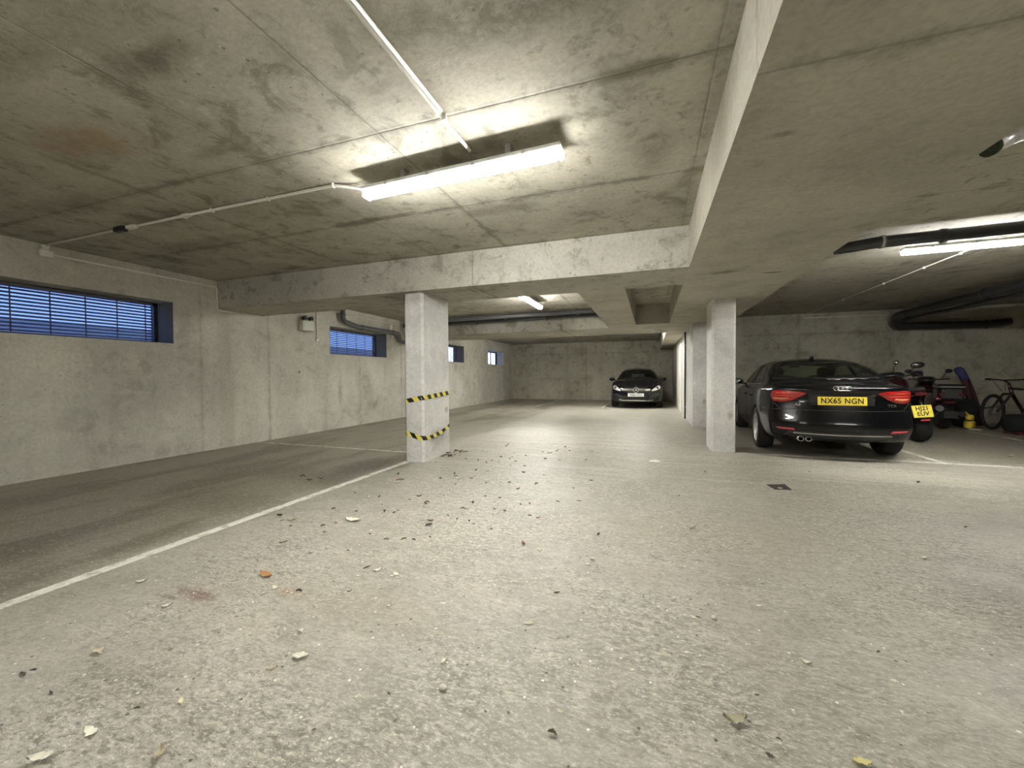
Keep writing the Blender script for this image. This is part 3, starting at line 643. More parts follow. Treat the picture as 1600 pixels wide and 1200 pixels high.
for o in list(C.objects):
    if o.get('category') == 'leaf':
        for k, v in special.items():
            if math.dist(o.location[:2], LEAVES[k][:2]) < 1e-3: o['label'] = v; del o['group']
        if LEAVES[[i for i, l in enumerate(LEAVES) if l[3] == 'y'][0]][:2] == tuple(round(q, 3) for q in o.location[:2]): o['label'] = 'yellow lobed leaf at the bottom edge of the drive'; del o['group']
        elif LEAVES[[i for i, l in enumerate(LEAVES) if l[3] == 'g'][0]][:2] == tuple(round(q, 3) for q in o.location[:2]): o['label'] = 'long curled grey-green leaf near the bottom right'; del o['group']
m_paper = mat('white_paper', (.85, .85, .82), .8, vary=.03)
pb = MB().add([(-.07, -.045, .002), (.04, -.06, .006), (.08, .02, .003), (.01, .05, .014), (-.06, .04, .004)], [(0, 1, 2, 3, 4)])
po = pb.obj('paper_scrap', m_paper, None, 'white crumpled paper scrap lying in the middle of the far drive', 'paper', loc=(.045, 5.62, 0)); md = po.modifiers.new('t', 'SOLIDIFY'); md.thickness = .001
# windblown pile at the foot of the column, and brown crumbs spread from it
pile = [leaf_mb(.06, .028, 900+i).mesh('small_leaf', LM[('d', 'b', 'd', 't', 'b', 'w')[i]]) for i in range(6)]
for i in range(46):
    o = bpy.data.objects.new('fallen_leaf', pile[R.choice((0, 1, 1, 2, 3, 4, 4, 5))]); C.objects.link(o)
    q = R.random(); x = -2.83+abs(R.gauss(0, .10)); y = 4.95+q*.55
    o.location = (x, y, max(0, R.uniform(-.01, .022)*(1-(x+2.83)*3))); o.rotation_euler = (R.uniform(-.3, .3), R.uniform(-.3, .3), R.uniform(0, 6.3)); o.scale = [R.uniform(.6, 1.15)]*3
    if o.location.z > 0: o.location.z += .002
    tag(o, 'small dry leaf in the heap against the foot of the taped column', 'leaf', 'heap of dry leaves at the column foot')
for i in range(120):
    o = bpy.data.objects.new('fallen_leaf', pile[R.choice((0, 0, 2, 2, 1, 3, 4, 5))]); C.objects.link(o)
    y = R.uniform(2.3, 6.5); x = R.gauss(-1.75, .75)
    if x < -3 or x > .6 or (x < -2.75 and y > 4.4): x = R.uniform(-2.5, -.6)
    o.location = (x, y, .001); o.rotation_euler = (0, 0, R.uniform(0, 6.3)); o.scale = [R.uniform(.35, .85)]*3
    tag(o, 'tiny brown leaf fragment scattered on the drive right of the taped column', 'leaf', 'scattered leaf fragments on the drive')
# ---------------------------------------------------------------- cars
m_black = NT('black_car_paint'); _t = m_black
_n = _t.noise(600, 1); _t.put(_t.b.inputs['Base Color'], _t.mix(_n, (.0018, .002, .0028), (.005, .0055, .007)))
_t.b.inputs['Roughness'].default_value = .22; _t.b.inputs['Coat Weight'].default_value = .40; _t.b.inputs['Specular IOR Level'].default_value = .2; _t.b.inputs['Coat Roughness'].default_value = .03
m_black = _t.m
m_cglass = glass_mat('tinted_car_glass', (.78, .82, .78), .02)
m_wglass = glass_mat('windscreen_glass', (.86, .90, .86), .02)
m_frit = mat('glass_border_black', (.006, .006, .007), .25)
m_trim = mat('black_trim', (.012, .012, .013), .5)
m_chrome = mat('chrome', (.78, .78, .78), .12, 1.0, .03)
m_red = mat('tail_lamp_red', (.42, .012, .012), .12, 0, .3, 60, coat=.6)
m_redbright = mat('tail_lamp_red_bright', (.75, .05, .03), .15, 0, .25, 60, coat=.6)
m_amber = mat('tail_lamp_amber', (.62, .20, .09), .15, 0, .2, 60, coat=.6)
m_refl = mat('red_reflector', (.55, .06, .07), .25, 0, .2, 200)
m_tyre = mat('tyre_rubber', (.012, .012, .012), .8, vary=.3, scale=60)
m_rim = mat('alloy_rim', (.50, .49, .46), .35, .85, .08)
m_well = mat('wheel_well_black', (.006, .006, .006), .9)
m_seat = mat('dark_seat_cloth', (.02, .02, .021), .9)
m_ygold = mat('yellow_number_plate', (.95, .76, .05), .35, vary=.04)
m_wplate = mat('white_number_plate', (.60, .60, .58), .35, vary=.03)
m_ink = mat('plate_black_lettering', (.01, .01, .01), .5)
m_hlglass = mat('headlamp_clear', (.62, .62, .58), .10, .35, .25, 40, coat=1.0)

def lerp_tab(tab, q):
    if q <= tab[0][0]: return tab[0][1]
    for (a, va), (b2, vb) in zip(tab, tab[1:]):
        if q <= b2: return va + (vb-va)*(q-a)/(b2-a)
    return tab[-1][1]
def inside(poly, x, y):
    c = False; n = len(poly)
    for i in range(n):
        x0, y0 = poly[i]; x1, y1 = poly[i-1]
        if (y0 > y) != (y1 > y) and x < (x1-x0)*(y-y0)/(y1-y0)+x0: c = not c
    return c
def inset(poly, d):
    n = len(poly); A = sum(poly[i-1][0]*poly[i][1]-poly[i][0]*poly[i-1][1] for i in range(n)); sg = 1 if A > 0 else -1; out = []
    for i in range(n):
        p0, p1, p2 = Vector(poly[i-1]), Vector(poly[i]), Vector(poly[(i+1) % n])
        e1 = (p1-p0).normalized(); e2 = (p2-p1).normalized()
        n1 = Vector((-e1.y, e1.x))*sg; n2 = Vector((-e2.y, e2.x))*sg; k = max(.35, 1+n1.dot(n2)); q = p1 + (n1+n2)*d/k
        out.append((q.x, q.y))
    return out
def dense(poly, st):
    out = []
    for i in range(len(poly)):
        a = Vector(poly[i]); b2 = Vector(poly[(i+1) % len(poly)]); n = max(1, int((b2-a).length/st))
        for k in range(n): out.append(tuple(a+(b2-a)*k/n))
    return out
def smooth_poly(poly, it=2):
    for _ in range(it):
        n = len(poly); out = []
        for i in range(n):
            a = Vector(poly[i]); b2 = Vector(poly[(i+1) % n]); out += [tuple(a*.78+b2*.22), tuple(a*.22+b2*.78)]
        poly = out
    return poly

class Car:
    """body cage lofted along y (0 = rear bumper, L = nose) and closed by profiled ends; outlines are projected onto it as panels"""
    def __init__(s, spec, name, label, loc, rz, group=None):
        s.sp = spec; s.L = spec['L']
        s.root = empty(name, loc, rz, label, 'car')
        s.build_body()
    def section(s, y):
        sp = s.sp; w_ = lerp_tab(sp['w'], y); zb = lerp_tab(sp['zb'], y); zs = lerp_tab(sp['zs'], y); wb = lerp_tab(sp['wb'], y); wr = lerp_tab(sp['wr'], y); zt = lerp_tab(sp['zt'], y); ze = lerp_tab(sp['ze'], y)
        zz = lambda z: .45 + (z-.45)*(zs-.45)/(.915-.45)
        side = [(w_*.90, zb), (w_*.965, zb+.07), (w_*.992, .45), (w_, zz(.56)), (w_*.995, zz(.68)), (w_*.985, zz(.78)), (w_*.972, zz(.875)), (w_*.955, zs), (wb, zs+.035), ((wb*.5+wr*.5)*1.012, (zs+.035)*.5+ze*.5), (wr, ze)]
        return side, zb, zt, wr
    def build_body(s):
        sp = s.sp; fr = [0, .3, .62, 1]; vs = []; fs = []; rings = []
        for y in sp['st']:
            side, zb, zt, wr = s.section(y); ring = []
            x1 = side[0][0]; half = [(0, zb), (x1*.3, zb), (x1*.62, zb)] + side + [(wr*.62, zt-(zt-side[-1][1])*.40), (wr*.3, zt-(zt-side[-1][1])*.10), (0, zt)]
            full = half + [(-x, z) for x, z in half[-2:0:-1]]
            for x, z in full: ring.append(len(vs)); vs.append((x, s.yy(x, y, z), z))
            rings.append(ring)
        n = len(rings[0])
        for i in range(len(rings)-1):
            for k in range(n): fs.append((rings[i][k], rings[i][(k+1) % n], rings[i+1][(k+1) % n], rings[i+1][k]))
        ns = 11
        for end, ring in ((0, rings[0]), (1, rings[-1])):
            y = sp['st'][-1 if end else 0]; side, zb, zt, wr = s.section(y); grid = []
            for r in range(ns):
                R0 = ring[3+r]; L0 = ring[(n-3-r) % n]
                if r == 0: row = [L0, ring[n-2], ring[n-1], ring[0], ring[1], ring[2], R0]
                elif r == ns-1: q = 3+r; row = [L0, ring[q+5], ring[q+4], ring[q+3], ring[q+2], ring[q+1], R0]
                else:
                    row = [L0]
                    for f in (-.62, -.3, 0, .3, .62):
                        x = side[r][0]*f; row.append(len(vs)); vs.append((x, s.yy(x, y, side[r][1]), side[r][1]))
                    row.append(R0)
                grid.append(row)
            for r in range(ns-1):
                for c in range(6): fs.append((grid[r][c], grid[r][c+1], grid[r+1][c+1], grid[r+1][c]))
        mb = MB().add(vs, fs, True); me = mb.mesh('body', m_black)
        o = bpy.data.objects.new('body', me); C.objects.link(o)
        md = o.modifiers.new('s', 'SUBSURF'); md.levels = md.render_levels = sp.get('sub', 3)
        cut = MB()
        for y in sp['wheels']:
            for sd in (-1, 1):
                cut.lathe([(0, sd*.50), (sp['arch'], sd*.50), (sp['arch'], sd*1.2), (0, sd*1.2)], 40, (0, y, sp['rad']+.01), 'x')
        me2 = cut.mesh('cut', m_well); oc = bpy.data.objects.new('cut', me2); C.objects.link(oc)
        bm = o.modifiers.new('b', 'BOOLEAN'); bm.operation = 'DIFFERENCE'; bm.object = oc; bm.solver = 'EXACT'
        try: bm.material_mode = 'TRANSFER'
        except Exception: pass
        dg = bpy.context.evaluated_depsgraph_get(); res = bpy.data.meshes.new_from_object(o.evaluated_get(dg))
        bpy.data.objects.remove(o); bpy.data.objects.remove(oc); bpy.data.meshes.remove(me); bpy.data.meshes.remove(me2)
        res.name = 'body'; s.me = res
        if len(res.materials) < 2:
            res.materials.append(m_well)
        s.body = bpy.data.objects.new('body', res); C.objects.link(s.body); s.body.parent = s.root
        s.bvh = BVHTree.FromPolygons([v.co for v in res.vertices], [list(p.vertices) for p in res.polygons])
    def yy(s, x, y, z):
        L = s.L; f = max(0, 1-y/.85); g = max(0, 1-(L-y)/.85)
        return y + s.sp['rear'](x, z)*f - s.sp['front'](x, z)*g
    def shoot(s, u, v, view):
        big = 4
        o, d = {'rear': ((u, -big, v), (0, 1, 0)), 'front': ((u, s.L+big, v), (0, -1, 0)), 'left': ((-big, u, v), (1, 0, 0)), 'right': ((big, u, v), (-1, 0, 0)), 'top': ((u, v, big), (0, 0, -1))}[view]
        h, nn, _, _ = s.bvh.ray_cast(Vector(o), Vector(d))
        if h is None:
            q = Vector(o)+Vector(d)*(big+ (0 if view in('left', 'right') else .3)); h, nn, _, _ = s.bvh.find_nearest(q)
        if nn.dot(Vector(d)) > 0: nn = -nn
        return h, nn
    def patch(s, poly, view, off=.004, th=.006, st=.03, hole=None):
        """solid panel following the body inside an outline drawn in that view"""
        pts = dense(poly, st); nb = len(pts); edges = [(i, (i+1) % nb) for i in range(nb)]; allp = list(pts)
        if hole:
            hp = dense(hole, st); o = len(allp); allp += hp; edges += [(o+i, o+(i+1) % len(hp)) for i in range(len(hp))]
        xs = [p[0] for p in poly]; zs = [p[1] for p in poly]; a = min(xs)
        if not hole:
            while a < max(xs):
                b2 = min(zs)
                while b2 < max(zs):
                    if inside(inset(poly, st*.4), a, b2): allp.append((a, b2))
                    b2 += st
                a += st
        vv, ee, ff, *_ = delaunay_2d_cdt([Vector(p) for p in allp], edges, [], 0, 1e-5)
        ff = [f for f in ff if inside(poly, *(sum((vv[i] for i in f), Vector((0, 0)))/len(f))) and not (hole and inside(hole, *(sum((vv[i] for i in f), Vector((0, 0)))/len(f))))]
        top = []; bot = []
        for p in vv:
            h, nn = s.shoot(p.x, p.y, view); top.append(h+nn*off); bot.append(h+nn*(off-th))
        n = len(vv); fs = [list(f) for f in ff] + [[i+n for i in f][::-1] for f in ff]; cnt = {}
        for f in ff:
            for i in range(len(f)): e = (f[i], f[(i+1) % len(f)]); cnt[e] = 1
        for a, b2 in list(cnt):
            if (b2, a) not in cnt: fs.append([a, b2, b2+n, a+n][::-1])
        m_ = MB().add(top+bot, fs, False)
        for i in range(len(ff)*2): m_.sm[i] = True
        return m_
    def cut_window(s, poly, view, d=.015):
        import bmesh
        q = inset(poly, d); b = bmesh.new(); b.from_mesh(s.me)
        ax = {'rear': (0, 2, Vector((0, -1, 0))), 'front': (0, 2, Vector((0, 1, 0))), 'left': (1, 2, Vector((-1, 0, 0))), 'right': (1, 2, Vector((1, 0, 0)))}[view]
        kill = []
        for f in b.faces:
            c = f.calc_center_median()
            if f.normal.dot(ax[2]) > .12 and inside(q, c[ax[0]], c[ax[1]]) and c.z > .9: kill.append(f)
        bmesh.ops.delete(b, geom=kill, context='FACES'); b.to_mesh(s.me); b.free()
    def window(s, poly, view, name, gm, border=.03):
        g = s.patch(poly, view, .003, .004, .05); f = s.patch(poly, view, .005, .012, .04, hole=inset(poly, border))
        s.todo = getattr(s, 'todo', []); s.todo.append((poly, view))
        o = g.obj(name, gm, s.root); f.obj('window_border', m_frit, o); return o
    def finish(s):
        for p, v in s.todo: s.cut_window(p, v)
    def strip(s, pts, view, wd, name, m, off=.002, th=.003, parent=None):
        """narrow band along a polyline drawn in that view"""
        P = []
        for a, b2 in zip(pts, pts[1:]):
            a = Vector(a); b2 = Vector(b2); n = max(1, int((b2-a).length/.04))
            for k in range(n): P.append(a+(b2-a)*k/n)
        P.append(Vector(pts[-1])); vs = []; fs = []
        for i, p in enumerate(P):
            d = (P[min(i+1, len(P)-1)]-P[max(i-1, 0)]).normalized(); q = Vector((-d.y, d.x))*wd/2
            for sg in (1, -1):
                h, nn = s.shoot(*(p+q*sg), view); vs += [h+nn*off, h+nn*(off-th)]
        for i in range(len(P)-1):
            a = 4*i; c = a+4; fs += [(a, a+2, c+2, c), (a, c, c+1, a+1), (a+2, a+3, c+3, c+2)]
        return MB().add(vs, fs).obj(name, m, parent or s.root)
    def wheels(s, spokes):
        sp = s.sp; r = sp['rad']; wd = .105; rr = r*.70
        proto = MB().lathe([(rr, -wd), (r*.93, -wd*1.02), (r*.985, -wd*.86), (r, -wd*.5), (r, wd*.5), (r*.985, wd*.86), (r*.93, wd*1.02), (rr, wd), (rr*.97, wd*.4), (rr*.97, -wd*.4), (rr, -wd)], 40, axis='x').obj('wheel', m_tyre, s.root)
        b = MB().lathe([(rr*1.0, wd*.95), (rr*.95, wd*1.0), (rr*.93, wd*.55), (rr*.9, -wd*.3), (0, -wd*.3)], 40, axis='x')
        for k in range(spokes):
            a = 2*PI*k/spokes
            for e in (-.14, .14):
                p0 = Vector((wd*.62, math.cos(a+e*.8)*rr*.20, math.sin(a+e*.8)*rr*.20)); p1 = Vector((wd*.86, math.cos(a+e)*rr*.94, math.sin(a+e)*rr*.94)); t_ = (p1-p0).cross(Vector((1, 0, 0))).normalized()*.013
                b.add([p0-t_, p0+t_, p1+t_*1.1, p1-t_*1.1, *(q-Vector((.03, 0, 0)) for q in (p0-t_, p0+t_, p1+t_*1.1, p1-t_*1.1))], [(0, 1, 2, 3), (4, 5, 6, 7), (0, 4, 7, 3), (1, 5, 6, 2), (3, 7, 6, 2)])
        b.obj('rim', m_rim, proto)
        MB().lathe([(rr*.26, wd*.55), (rr*.24, wd*.78), (0, wd*.80)], 20, axis='x').obj('hub_cap', m_rim, proto)
        MB().lathe([(0, -wd*.1), (rr*.62, -wd*.1), (rr*.62, wd*.05), (0, wd*.05)], 24, axis='x').obj('brake_disc', m_steel, proto)
        tr = sp['track']; first = True
        for y in sp['wheels']:
            for sd in (1, -1):
                o = proto if first else copy_tree(proto, s.root); first = False
                o.location = (sd*tr, y, r); o.rotation_euler = (R.uniform(0, 1), 0, 0 if sd > 0 else PI)
    def plate(s, c, wd, ht, tilt, txt, pm, face, parent=None):
        """number plate centred at c; face -1 looks to the rear, +1 to the front"""
        o = MB().box((-wd/2, -.004, -ht/2), (wd/2, .004, ht/2), .003).obj('number_plate', pm, parent or s.root); o.location = c; o.rotation_euler = (tilt, 0, PI if face > 0 else 0)
        Mx = Matrix.Translation((0, -.0045, 0)) @ Matrix.Rotation(PI/2, 4, 'X')
        text_mb(txt, ht*.90, Mx, .001, wd/(ht*.98*len(txt)*.70), .002, 1.08).obj('lettering', m_ink, o)
        return o

# ------------------------------------------------------------ the black saloon (rear towards the camera)
def a_rear(x, z):
    y = lerp_tab([(.20, .16), (.28, .075), (.36, .035), (.44, .004), (.47, 0), (.53, .03), (.60, .045), (.67, .055), (.70, .075), (.78, .085), (.87, .095), (.905, .075), (.935, .045), (.97, .075), (1.0, .12), (1.05, .20), (1.4, .3)], z)
    return y + .27*(abs(x)/.86)**3.2
def a_front(x, z): return lerp_tab([(.2, .12), (.4, 0), (.6, 0), (.75, .08), (.9, .3), (1.2, .5)], z) + .35*(abs(x)/.9)**3
A = dict(L=4.456, rad=.318, arch=.352, wheels=(.95, 3.587), track=.75, sub=3,
    st=[0.0, .06, .2, .42, .60, .80, 1.0, 1.2, 1.4, 1.65, 1.95, 2.3, 2.6, 2.85, 3.1, 3.3, 3.5, 3.8, 4.1, 4.3, 4.42, 4.456],
    w=[(0, .775), (.06, .79), (.2, .81), (.6, .85), (1.0, .868), (3.4, .87), (3.9, .855), (4.3, .81), (4.456, .77)],
    zb=[(0, .27), (.2, .22), (.6, .20), (4.0, .19), (4.456, .22)],
    zs=[(0, .925), (.5, .945), (1.0, .945), (2.0, .93), (3.1, .90), (3.6, .86), (4.2, .74), (4.456, .66)],
    wb=[(0, .735), (.4, .755), (1.0, .77), (2.0, .775), (3.0, .765), (3.4, .75), (4.456, .66)],
    wr=[(0, .66), (.42, .69), (.60, .685), (.8, .66), (1.0, .625), (1.4, .575), (1.9, .575), (2.4, .565), (2.6, .575), (2.85, .62), (3.1, .67), (3.35, .70), (4.456, .60)],
    zt=[(0, 1.0), (.06, 1.008), (.2, 1.02), (.42, 1.04), (.6, 1.085), (.8, 1.18), (1.0, 1.27), (1.2, 1.34), (1.4, 1.385), (1.65, 1.412), (1.95, 1.425), (2.3, 1.418), (2.6, 1.375), (2.85, 1.27), (3.1, 1.14), (3.3, 1.03), (3.5, .985), (3.8, .93), (4.1, .86), (4.3, .79), (4.456, .70)],
    ze=[(0, .985), (.06, .99), (.2, .998), (.42, 1.01), (.6, 1.05), (.8, 1.14), (1.0, 1.225), (1.2, 1.295), (1.4, 1.335), (1.65, 1.36), (1.95, 1.37), (2.3, 1.36), (2.6, 1.315), (2.85, 1.21), (3.1, 1.09), (3.3, .99), (3.5, .95), (3.8, .90), (4.1, .83), (4.3, .76), (4.456, .68)],
    rear=a_rear, front=a_front)
SX, SY, SR = 2.35, 6.27, math.radians(-4.5)
car = Car(A, 'saloon_car', 'black four-door saloon parked tail-out behind the slim right column', (SX, SY, 0), SR)
mir = lambda poly: [(-x, z) for x, z in poly]
tl = smooth_poly([(.365, .897), (.46, .916), (.60, .926), (.70, .930), (.745, .915), (.757, .85), (.74, .785), (.70, .762), (.62, .764), (.51, .797), (.42, .857)], 1)
for sg, f in ((-1, mir), (1, lambda p: p)):
    o = car.patch(f(tl), 'rear', .010, .016, .03).obj('tail_lamp', m_red, car.root)
    car.patch(f([(.48, .853), (.62, .860), (.715, .863), (.715, .847), (.62, .843), (.50, .837)]), 'rear', .0125, .006, .03).obj('light_strip', m_redbright, o)
    car.patch(f([(.48, .890), (.60, .902), (.705, .906), (.705, .886), (.60, .878)]), 'rear', .0125, .006, .03).obj('light_strip', m_redbright, o)
    car.patch(f([(.56, .808), (.64, .792), (.715, .797), (.73, .828), (.64, .822), (.57, .828)]), 'rear', .0125, .006, .03).obj('indicator', m_amber, o)
    car.patch(f([(.50, .385), (.69, .395), (.71, .42), (.52, .415)]), 'rear', .004, .008, .03).obj('reflector', m_refl, car.root)
# boot lid seams, recess, bumper lower
car.strip([(-.74, .77), (-.66, .672), (-.3, .664), (.3, .664), (.66, .672), (.74, .77)], 'rear', .009, 'boot_seam', m_trim)
car.strip([(-.79, .95), (-.76, 1.01)], 'rear', .008, 'boot_seam', m_trim); car.strip([(.79, .95), (.76, 1.01)], 'rear', .008, 'boot_seam', m_trim)
car.patch([(-.66, .275), (.66, .275), (.57, .375), (-.57, .375)], 'rear', .004, .010, .05).obj('diffuser', m_trim, car.root)
car.strip([(-.52, .352), (0, .345), (.52, .352)], 'rear', .012, 'diffuser_trim', m_chrome if False else m_rim, off=.006)
h, nn = car.shoot(0, .79, 'rear')
car.patch([(-.34, .735), (.34, .735), (.36, .885), (-.36, .885)], 'rear', .003, .006, .05).obj('plate_recess', m_trim, car.root)
car.plate((0, h.y-.012, .792), .52, .111, -.06, 'NX65 NGN', m_ygold, -1)
h, nn = car.shoot(0, .945, 'rear')
bd = MB()
for k in (-1.5, -.5, .5, 1.5):
    vs = []; n, m2 = 24, 8
    for i in range(n):
        a = 2*PI*i/n
        for j in range(m2):
            c = 2*PI*j/m2; r = .030+.0042*math.cos(c); vs.append((k*.045+r*math.cos(a), .005*math.sin(c), r*math.sin(a)))
    bd.add(vs, [(i*m2+j, i*m2+(j+1) % m2, ((i+1) % n)*m2+(j+1) % m2, ((i+1) % n)*m2+j) for i in range(n) for j in range(m2)], True)
o = bd.obj('ring_badge', m_chrome, car.root); o.location = (0, h.y-.012, .958); o.rotation_euler = (-.35, 0, 0)
for tx, x in (('A3', -.47), ('TDI', .53)):
    h, nn = car.shoot(x, .735, 'rear')
    o = text_mb(tx, .045, Matrix.Rotation(PI/2, 4, 'X'), .006, 1.25, .002).obj('badge_lettering', m_chrome, car.root); o.location = (x, h.y-.006, .735); o.rotation_euler = (-.1, 0, .16*(1 if x > 0 else -1))
for x in (-.44, -.35):
    o = MB().lathe([(.028, 0), (.036, 0), (.036, .14), (.028, .14), (.028, .0)], 18, axis='y').obj('exhaust_tip', m_chrome, car.root); o.location = (x, .085, .275)
# glazing
rw = [(-.655, 1.085), (-.40, 1.070), (0, 1.066), (.40, 1.070), (.655, 1.085), (.56, 1.25), (.50, 1.325), (.40, 1.345), (0, 1.352), (-.40, 1.345), (-.50, 1.325), (-.56, 1.25)]
car.window(rw, 'rear', 'rear_window', m_cglass, .035)
ws = [(-.67, 1.02), (0, 1.045), (.67, 1.02), (.58, 1.24), (.50, 1.335), (0, 1.36), (-.50, 1.335), (-.58, 1.24)]
car.window(ws, 'front', 'windscreen', m_wglass, .035)
for vw in ('left', 'right'):
    car.window([(1.02, 1.03), (1.22, 1.16), (1.45, 1.265), (1.75, 1.315), (1.90, 1.325), (1.92, 1.0)], vw, 'rear_side_window', m_cglass, .025)
    car.window([(1.98, 1.0), (1.96, 1.328), (2.3, 1.315), (2.55, 1.27), (2.85, 1.15), (3.12, 1.0)], vw, 'front_side_window', m_wglass, .025)
    car.strip([(.98, 1.003), (1.9, .978), (3.15, .972)], vw, .012, 'window_trim', m_chrome, off=.004)
    for pts in ([(1.32, .985), (1.28, .75), (1.38, .42), (1.62, .26)], [(1.95, .985), (1.95, .3)], [(3.05, .95), (3.1, .6), (3.08, .3)], [(1.62, .26), (3.08, .26)]):
        car.strip(pts, vw, .006, 'door_seam', m_trim)
    for y in (1.55, 2.25):
        h, nn = car.shoot(y, .80, vw); sd = -1 if vw == 'left' else 1
        MB().box((h.x-.015, y-.10, .785), (h.x+sd*.022, y+.10, .815), .01).obj('door_handle', m_black, car.root)
    h, nn = car.shoot(2.98, 1.0, vw); sd = -1 if vw == 'left' else 1
    mb = MB().ball((h.x+sd*.165, 3.0, 1.015), (.105, .075, .065), 16, 10); o = mb.obj('wing_mirror', m_black, car.root)
    MB().box((h.x-sd*.01, 2.98, .955), (h.x+sd*.09, 3.03, .985), .006).obj('mirror_arm', m_trim, o)
    MB().lathe([(0, 0), (.085, 0), (.085, .01)], 18, axis='y').xf(Matrix.Translation((h.x+sd*.168, 2.922, 1.015)) @ Matrix.Diagonal((1, 1, .62, 1))).obj('mirror_glass', m_cglass if False else m_chrome, o)
    car.strip([(.45, .86), (1.4, .845), (2.6, .835), (3.5, .80)], vw, .004, 'body_crease', m_black, off=.003)
    car.strip([(.15, .665), (.62, .66)], vw, .006, 'bumper_seam', m_trim)
car.finish()
car.wheels(5)
# cabin
MB().box((-.62, .62, .92), (.62, 1.30, .955)).obj('parcel_shelf', m_seat, car.root)
b = MB().box((-.62, 1.22, .40), (.62, 1.42, 1.0), .05).box((-.62, 1.3, .35), (.62, 1.9, .52), .05); o = b.obj('rear_bench', m_seat, car.root)
for x in (-.38, .38): MB().box((x-.13, 1.24, .98), (x+.13, 1.34, 1.14), .035).obj('headrest', m_seat, o)
for x in (-.37, .37):
    o = MB().box((x-.24, 2.15, .40), (x+.24, 2.32, 1.06), .06).box((x-.25, 2.25, .3), (x+.25, 2.8, .5), .06).obj('front_seat', m_seat, car.root)
    MB().box((x-.12, 2.15, 1.08), (x+.12, 2.25, 1.27), .04).obj('headrest', m_seat, o)
MB().box((-.66, 2.95, .55), (.66, 3.35, .96), .05).obj('dashboard', m_seat, car.root)
o = MB(); n, m2 = 24, 6
o.add([((.185+.014*math.cos(2*PI*j/m2))*math.cos(2*PI*i/n), .014*math.sin(2*PI*j/m2), (.185+.014*math.cos(2*PI*j/m2))*math.sin(2*PI*i/n)) for i in range(n) for j in range(m2)],
      [(i*m2+j, i*m2+(j+1) % m2, ((i+1) % n)*m2+(j+1) % m2, ((i+1) % n)*m2+j) for i in range(n) for j in range(m2)], True)
sw = o.obj('steering_wheel', m_trim, car.root); sw.location = (.37, 2.86, .95); sw.rotation_euler = (.4, 0, 0)
MB().box((-.09, 2.62, 1.27), (.09, 2.65, 1.33), .012).obj('interior_mirror', m_trim, car.root)
an = MB().box((-.02, 1.44, 1.385), (.02, 1.55, 1.44), .012).obj('roof_aerial', m_black, car.root)

# ------------------------------------------------------------ the black hatchback (nose towards the camera)
def b_rear(x, z): return lerp_tab([(.2, .12), (.45, 0), (.8, .06), (1.0, .12), (1.4, .4)], z) + .2*(abs(x)/.9)**3
def b_front(x, z):
    y = lerp_tab([(.18, .12), (.27, .05), (.35, .02), (.5, 0), (.6, .015), (.70, .045), (.76, .085), (.82, .2), (.9, .34), (1.1, .45)], z)
    return y + .38*(abs(x)/.9)**3
B = dict(L=4.29, rad=.315, arch=.345, wheels=(.69, 3.39), track=.755, sub=3,
    st=[0.0, .06, .2, .42, .65, .9, 1.2, 1.6, 2.0, 2.3, 2.55, 2.8, 3.05, 3.25, 3.45, 3.7, 3.95, 4.12, 4.24, 4.29],
    w=[(0, .80), (.06, .82), (.3, .86), (.8, .89), (3.3, .89), (3.8, .875), (4.15, .83), (4.29, .795)],
    zb=[(0, .3), (.3, .22), (4.0, .19), (4.29, .22)],
    zs=[(0, .97), (.6, .98), (2.0, .93), (3.0, .90), (3.4, .88), (3.9, .80), (4.15, .73), (4.29, .68)],
    wb=[(0, .72), (.5, .76), (1.2, .78), (2.5, .78), (3.1, .765), (4.29, .66)],
    wr=[(0, .55), (.3, .56), (.8, .565), (1.5, .56), (2.2, .55), (2.55, .565), (2.85, .62), (3.1, .68), (3.5, .70), (4.29, .58)],
    zt=[(0, 1.18), (.2, 1.34), (.5, 1.40), (1.0, 1.425), (1.5, 1.433), (2.0, 1.425), (2.3, 1.385), (2.55, 1.31), (2.8, 1.20), (3.05, 1.08), (3.25, 1.01), (3.45, .98), (3.7, .935), (3.95, .88), (4.12, .82), (4.24, .76), (4.29, .715)],
    ze=[(0, 1.12), (.2, 1.28), (.5, 1.345), (1.0, 1.37), (1.5, 1.375), (2.0, 1.365), (2.3, 1.325), (2.55, 1.25), (2.8, 1.145), (3.05, 1.035), (3.25, .97), (3.45, .945), (3.7, .905), (3.95, .85), (4.12, .79), (4.24, .735), (4.29, .70)],
    rear=b_rear, front=b_front)
car = Car(B, 'hatchback_car', 'black hatchback facing out at the far end of the drive', (-.49, 14.17+4.29, 0), PI)
hl = smooth_poly([(.50, .60), (.56, .60), (.70, .64), (.79, .70), (.80, .76), (.76, .80), (.69, .785), (.60, .72), (.52, .65)], 1)
for sg, f in ((-1, mir), (1, lambda p: p)):
    o = car.patch(f(hl), 'front', .008, .014, .03).obj('headlamp', m_hlglass, car.root)
    h, nn = car.shoot(sg*.68, .705, 'front'); MB().lathe([(0, .01), (.04, .01), (.05, 0)], 16, (sg*.68, h.y+.004, .705), 'y').obj('projector_lens', m_trim, o)
    car.patch(f([(.42, .30), (.72, .33), (.78, .50), (.62, .50), (.45, .40)]), 'front', .003, .008, .04).obj('air_intake', m_trim, car.root)
car.patch(smooth_poly([(-.42, .56), (.42, .56), (.47, .64), (.40, .72), (-.40, .72), (-.47, .64)], 1), 'front', .004, .010, .04).obj('grille', m_trim, car.root)
for z in (.655, .625):
    for sg in (-1, 1): car.strip([(sg*.085, z), (sg*.30, z+.004), (sg*.46, z+.010)], 'front', .024, 'grille_bar', m_chrome, off=.012, th=.01)
h, nn = car.shoot(0, .645, 'front'); yb = h.y+.02
o = MB(); n, m2 = 28, 6
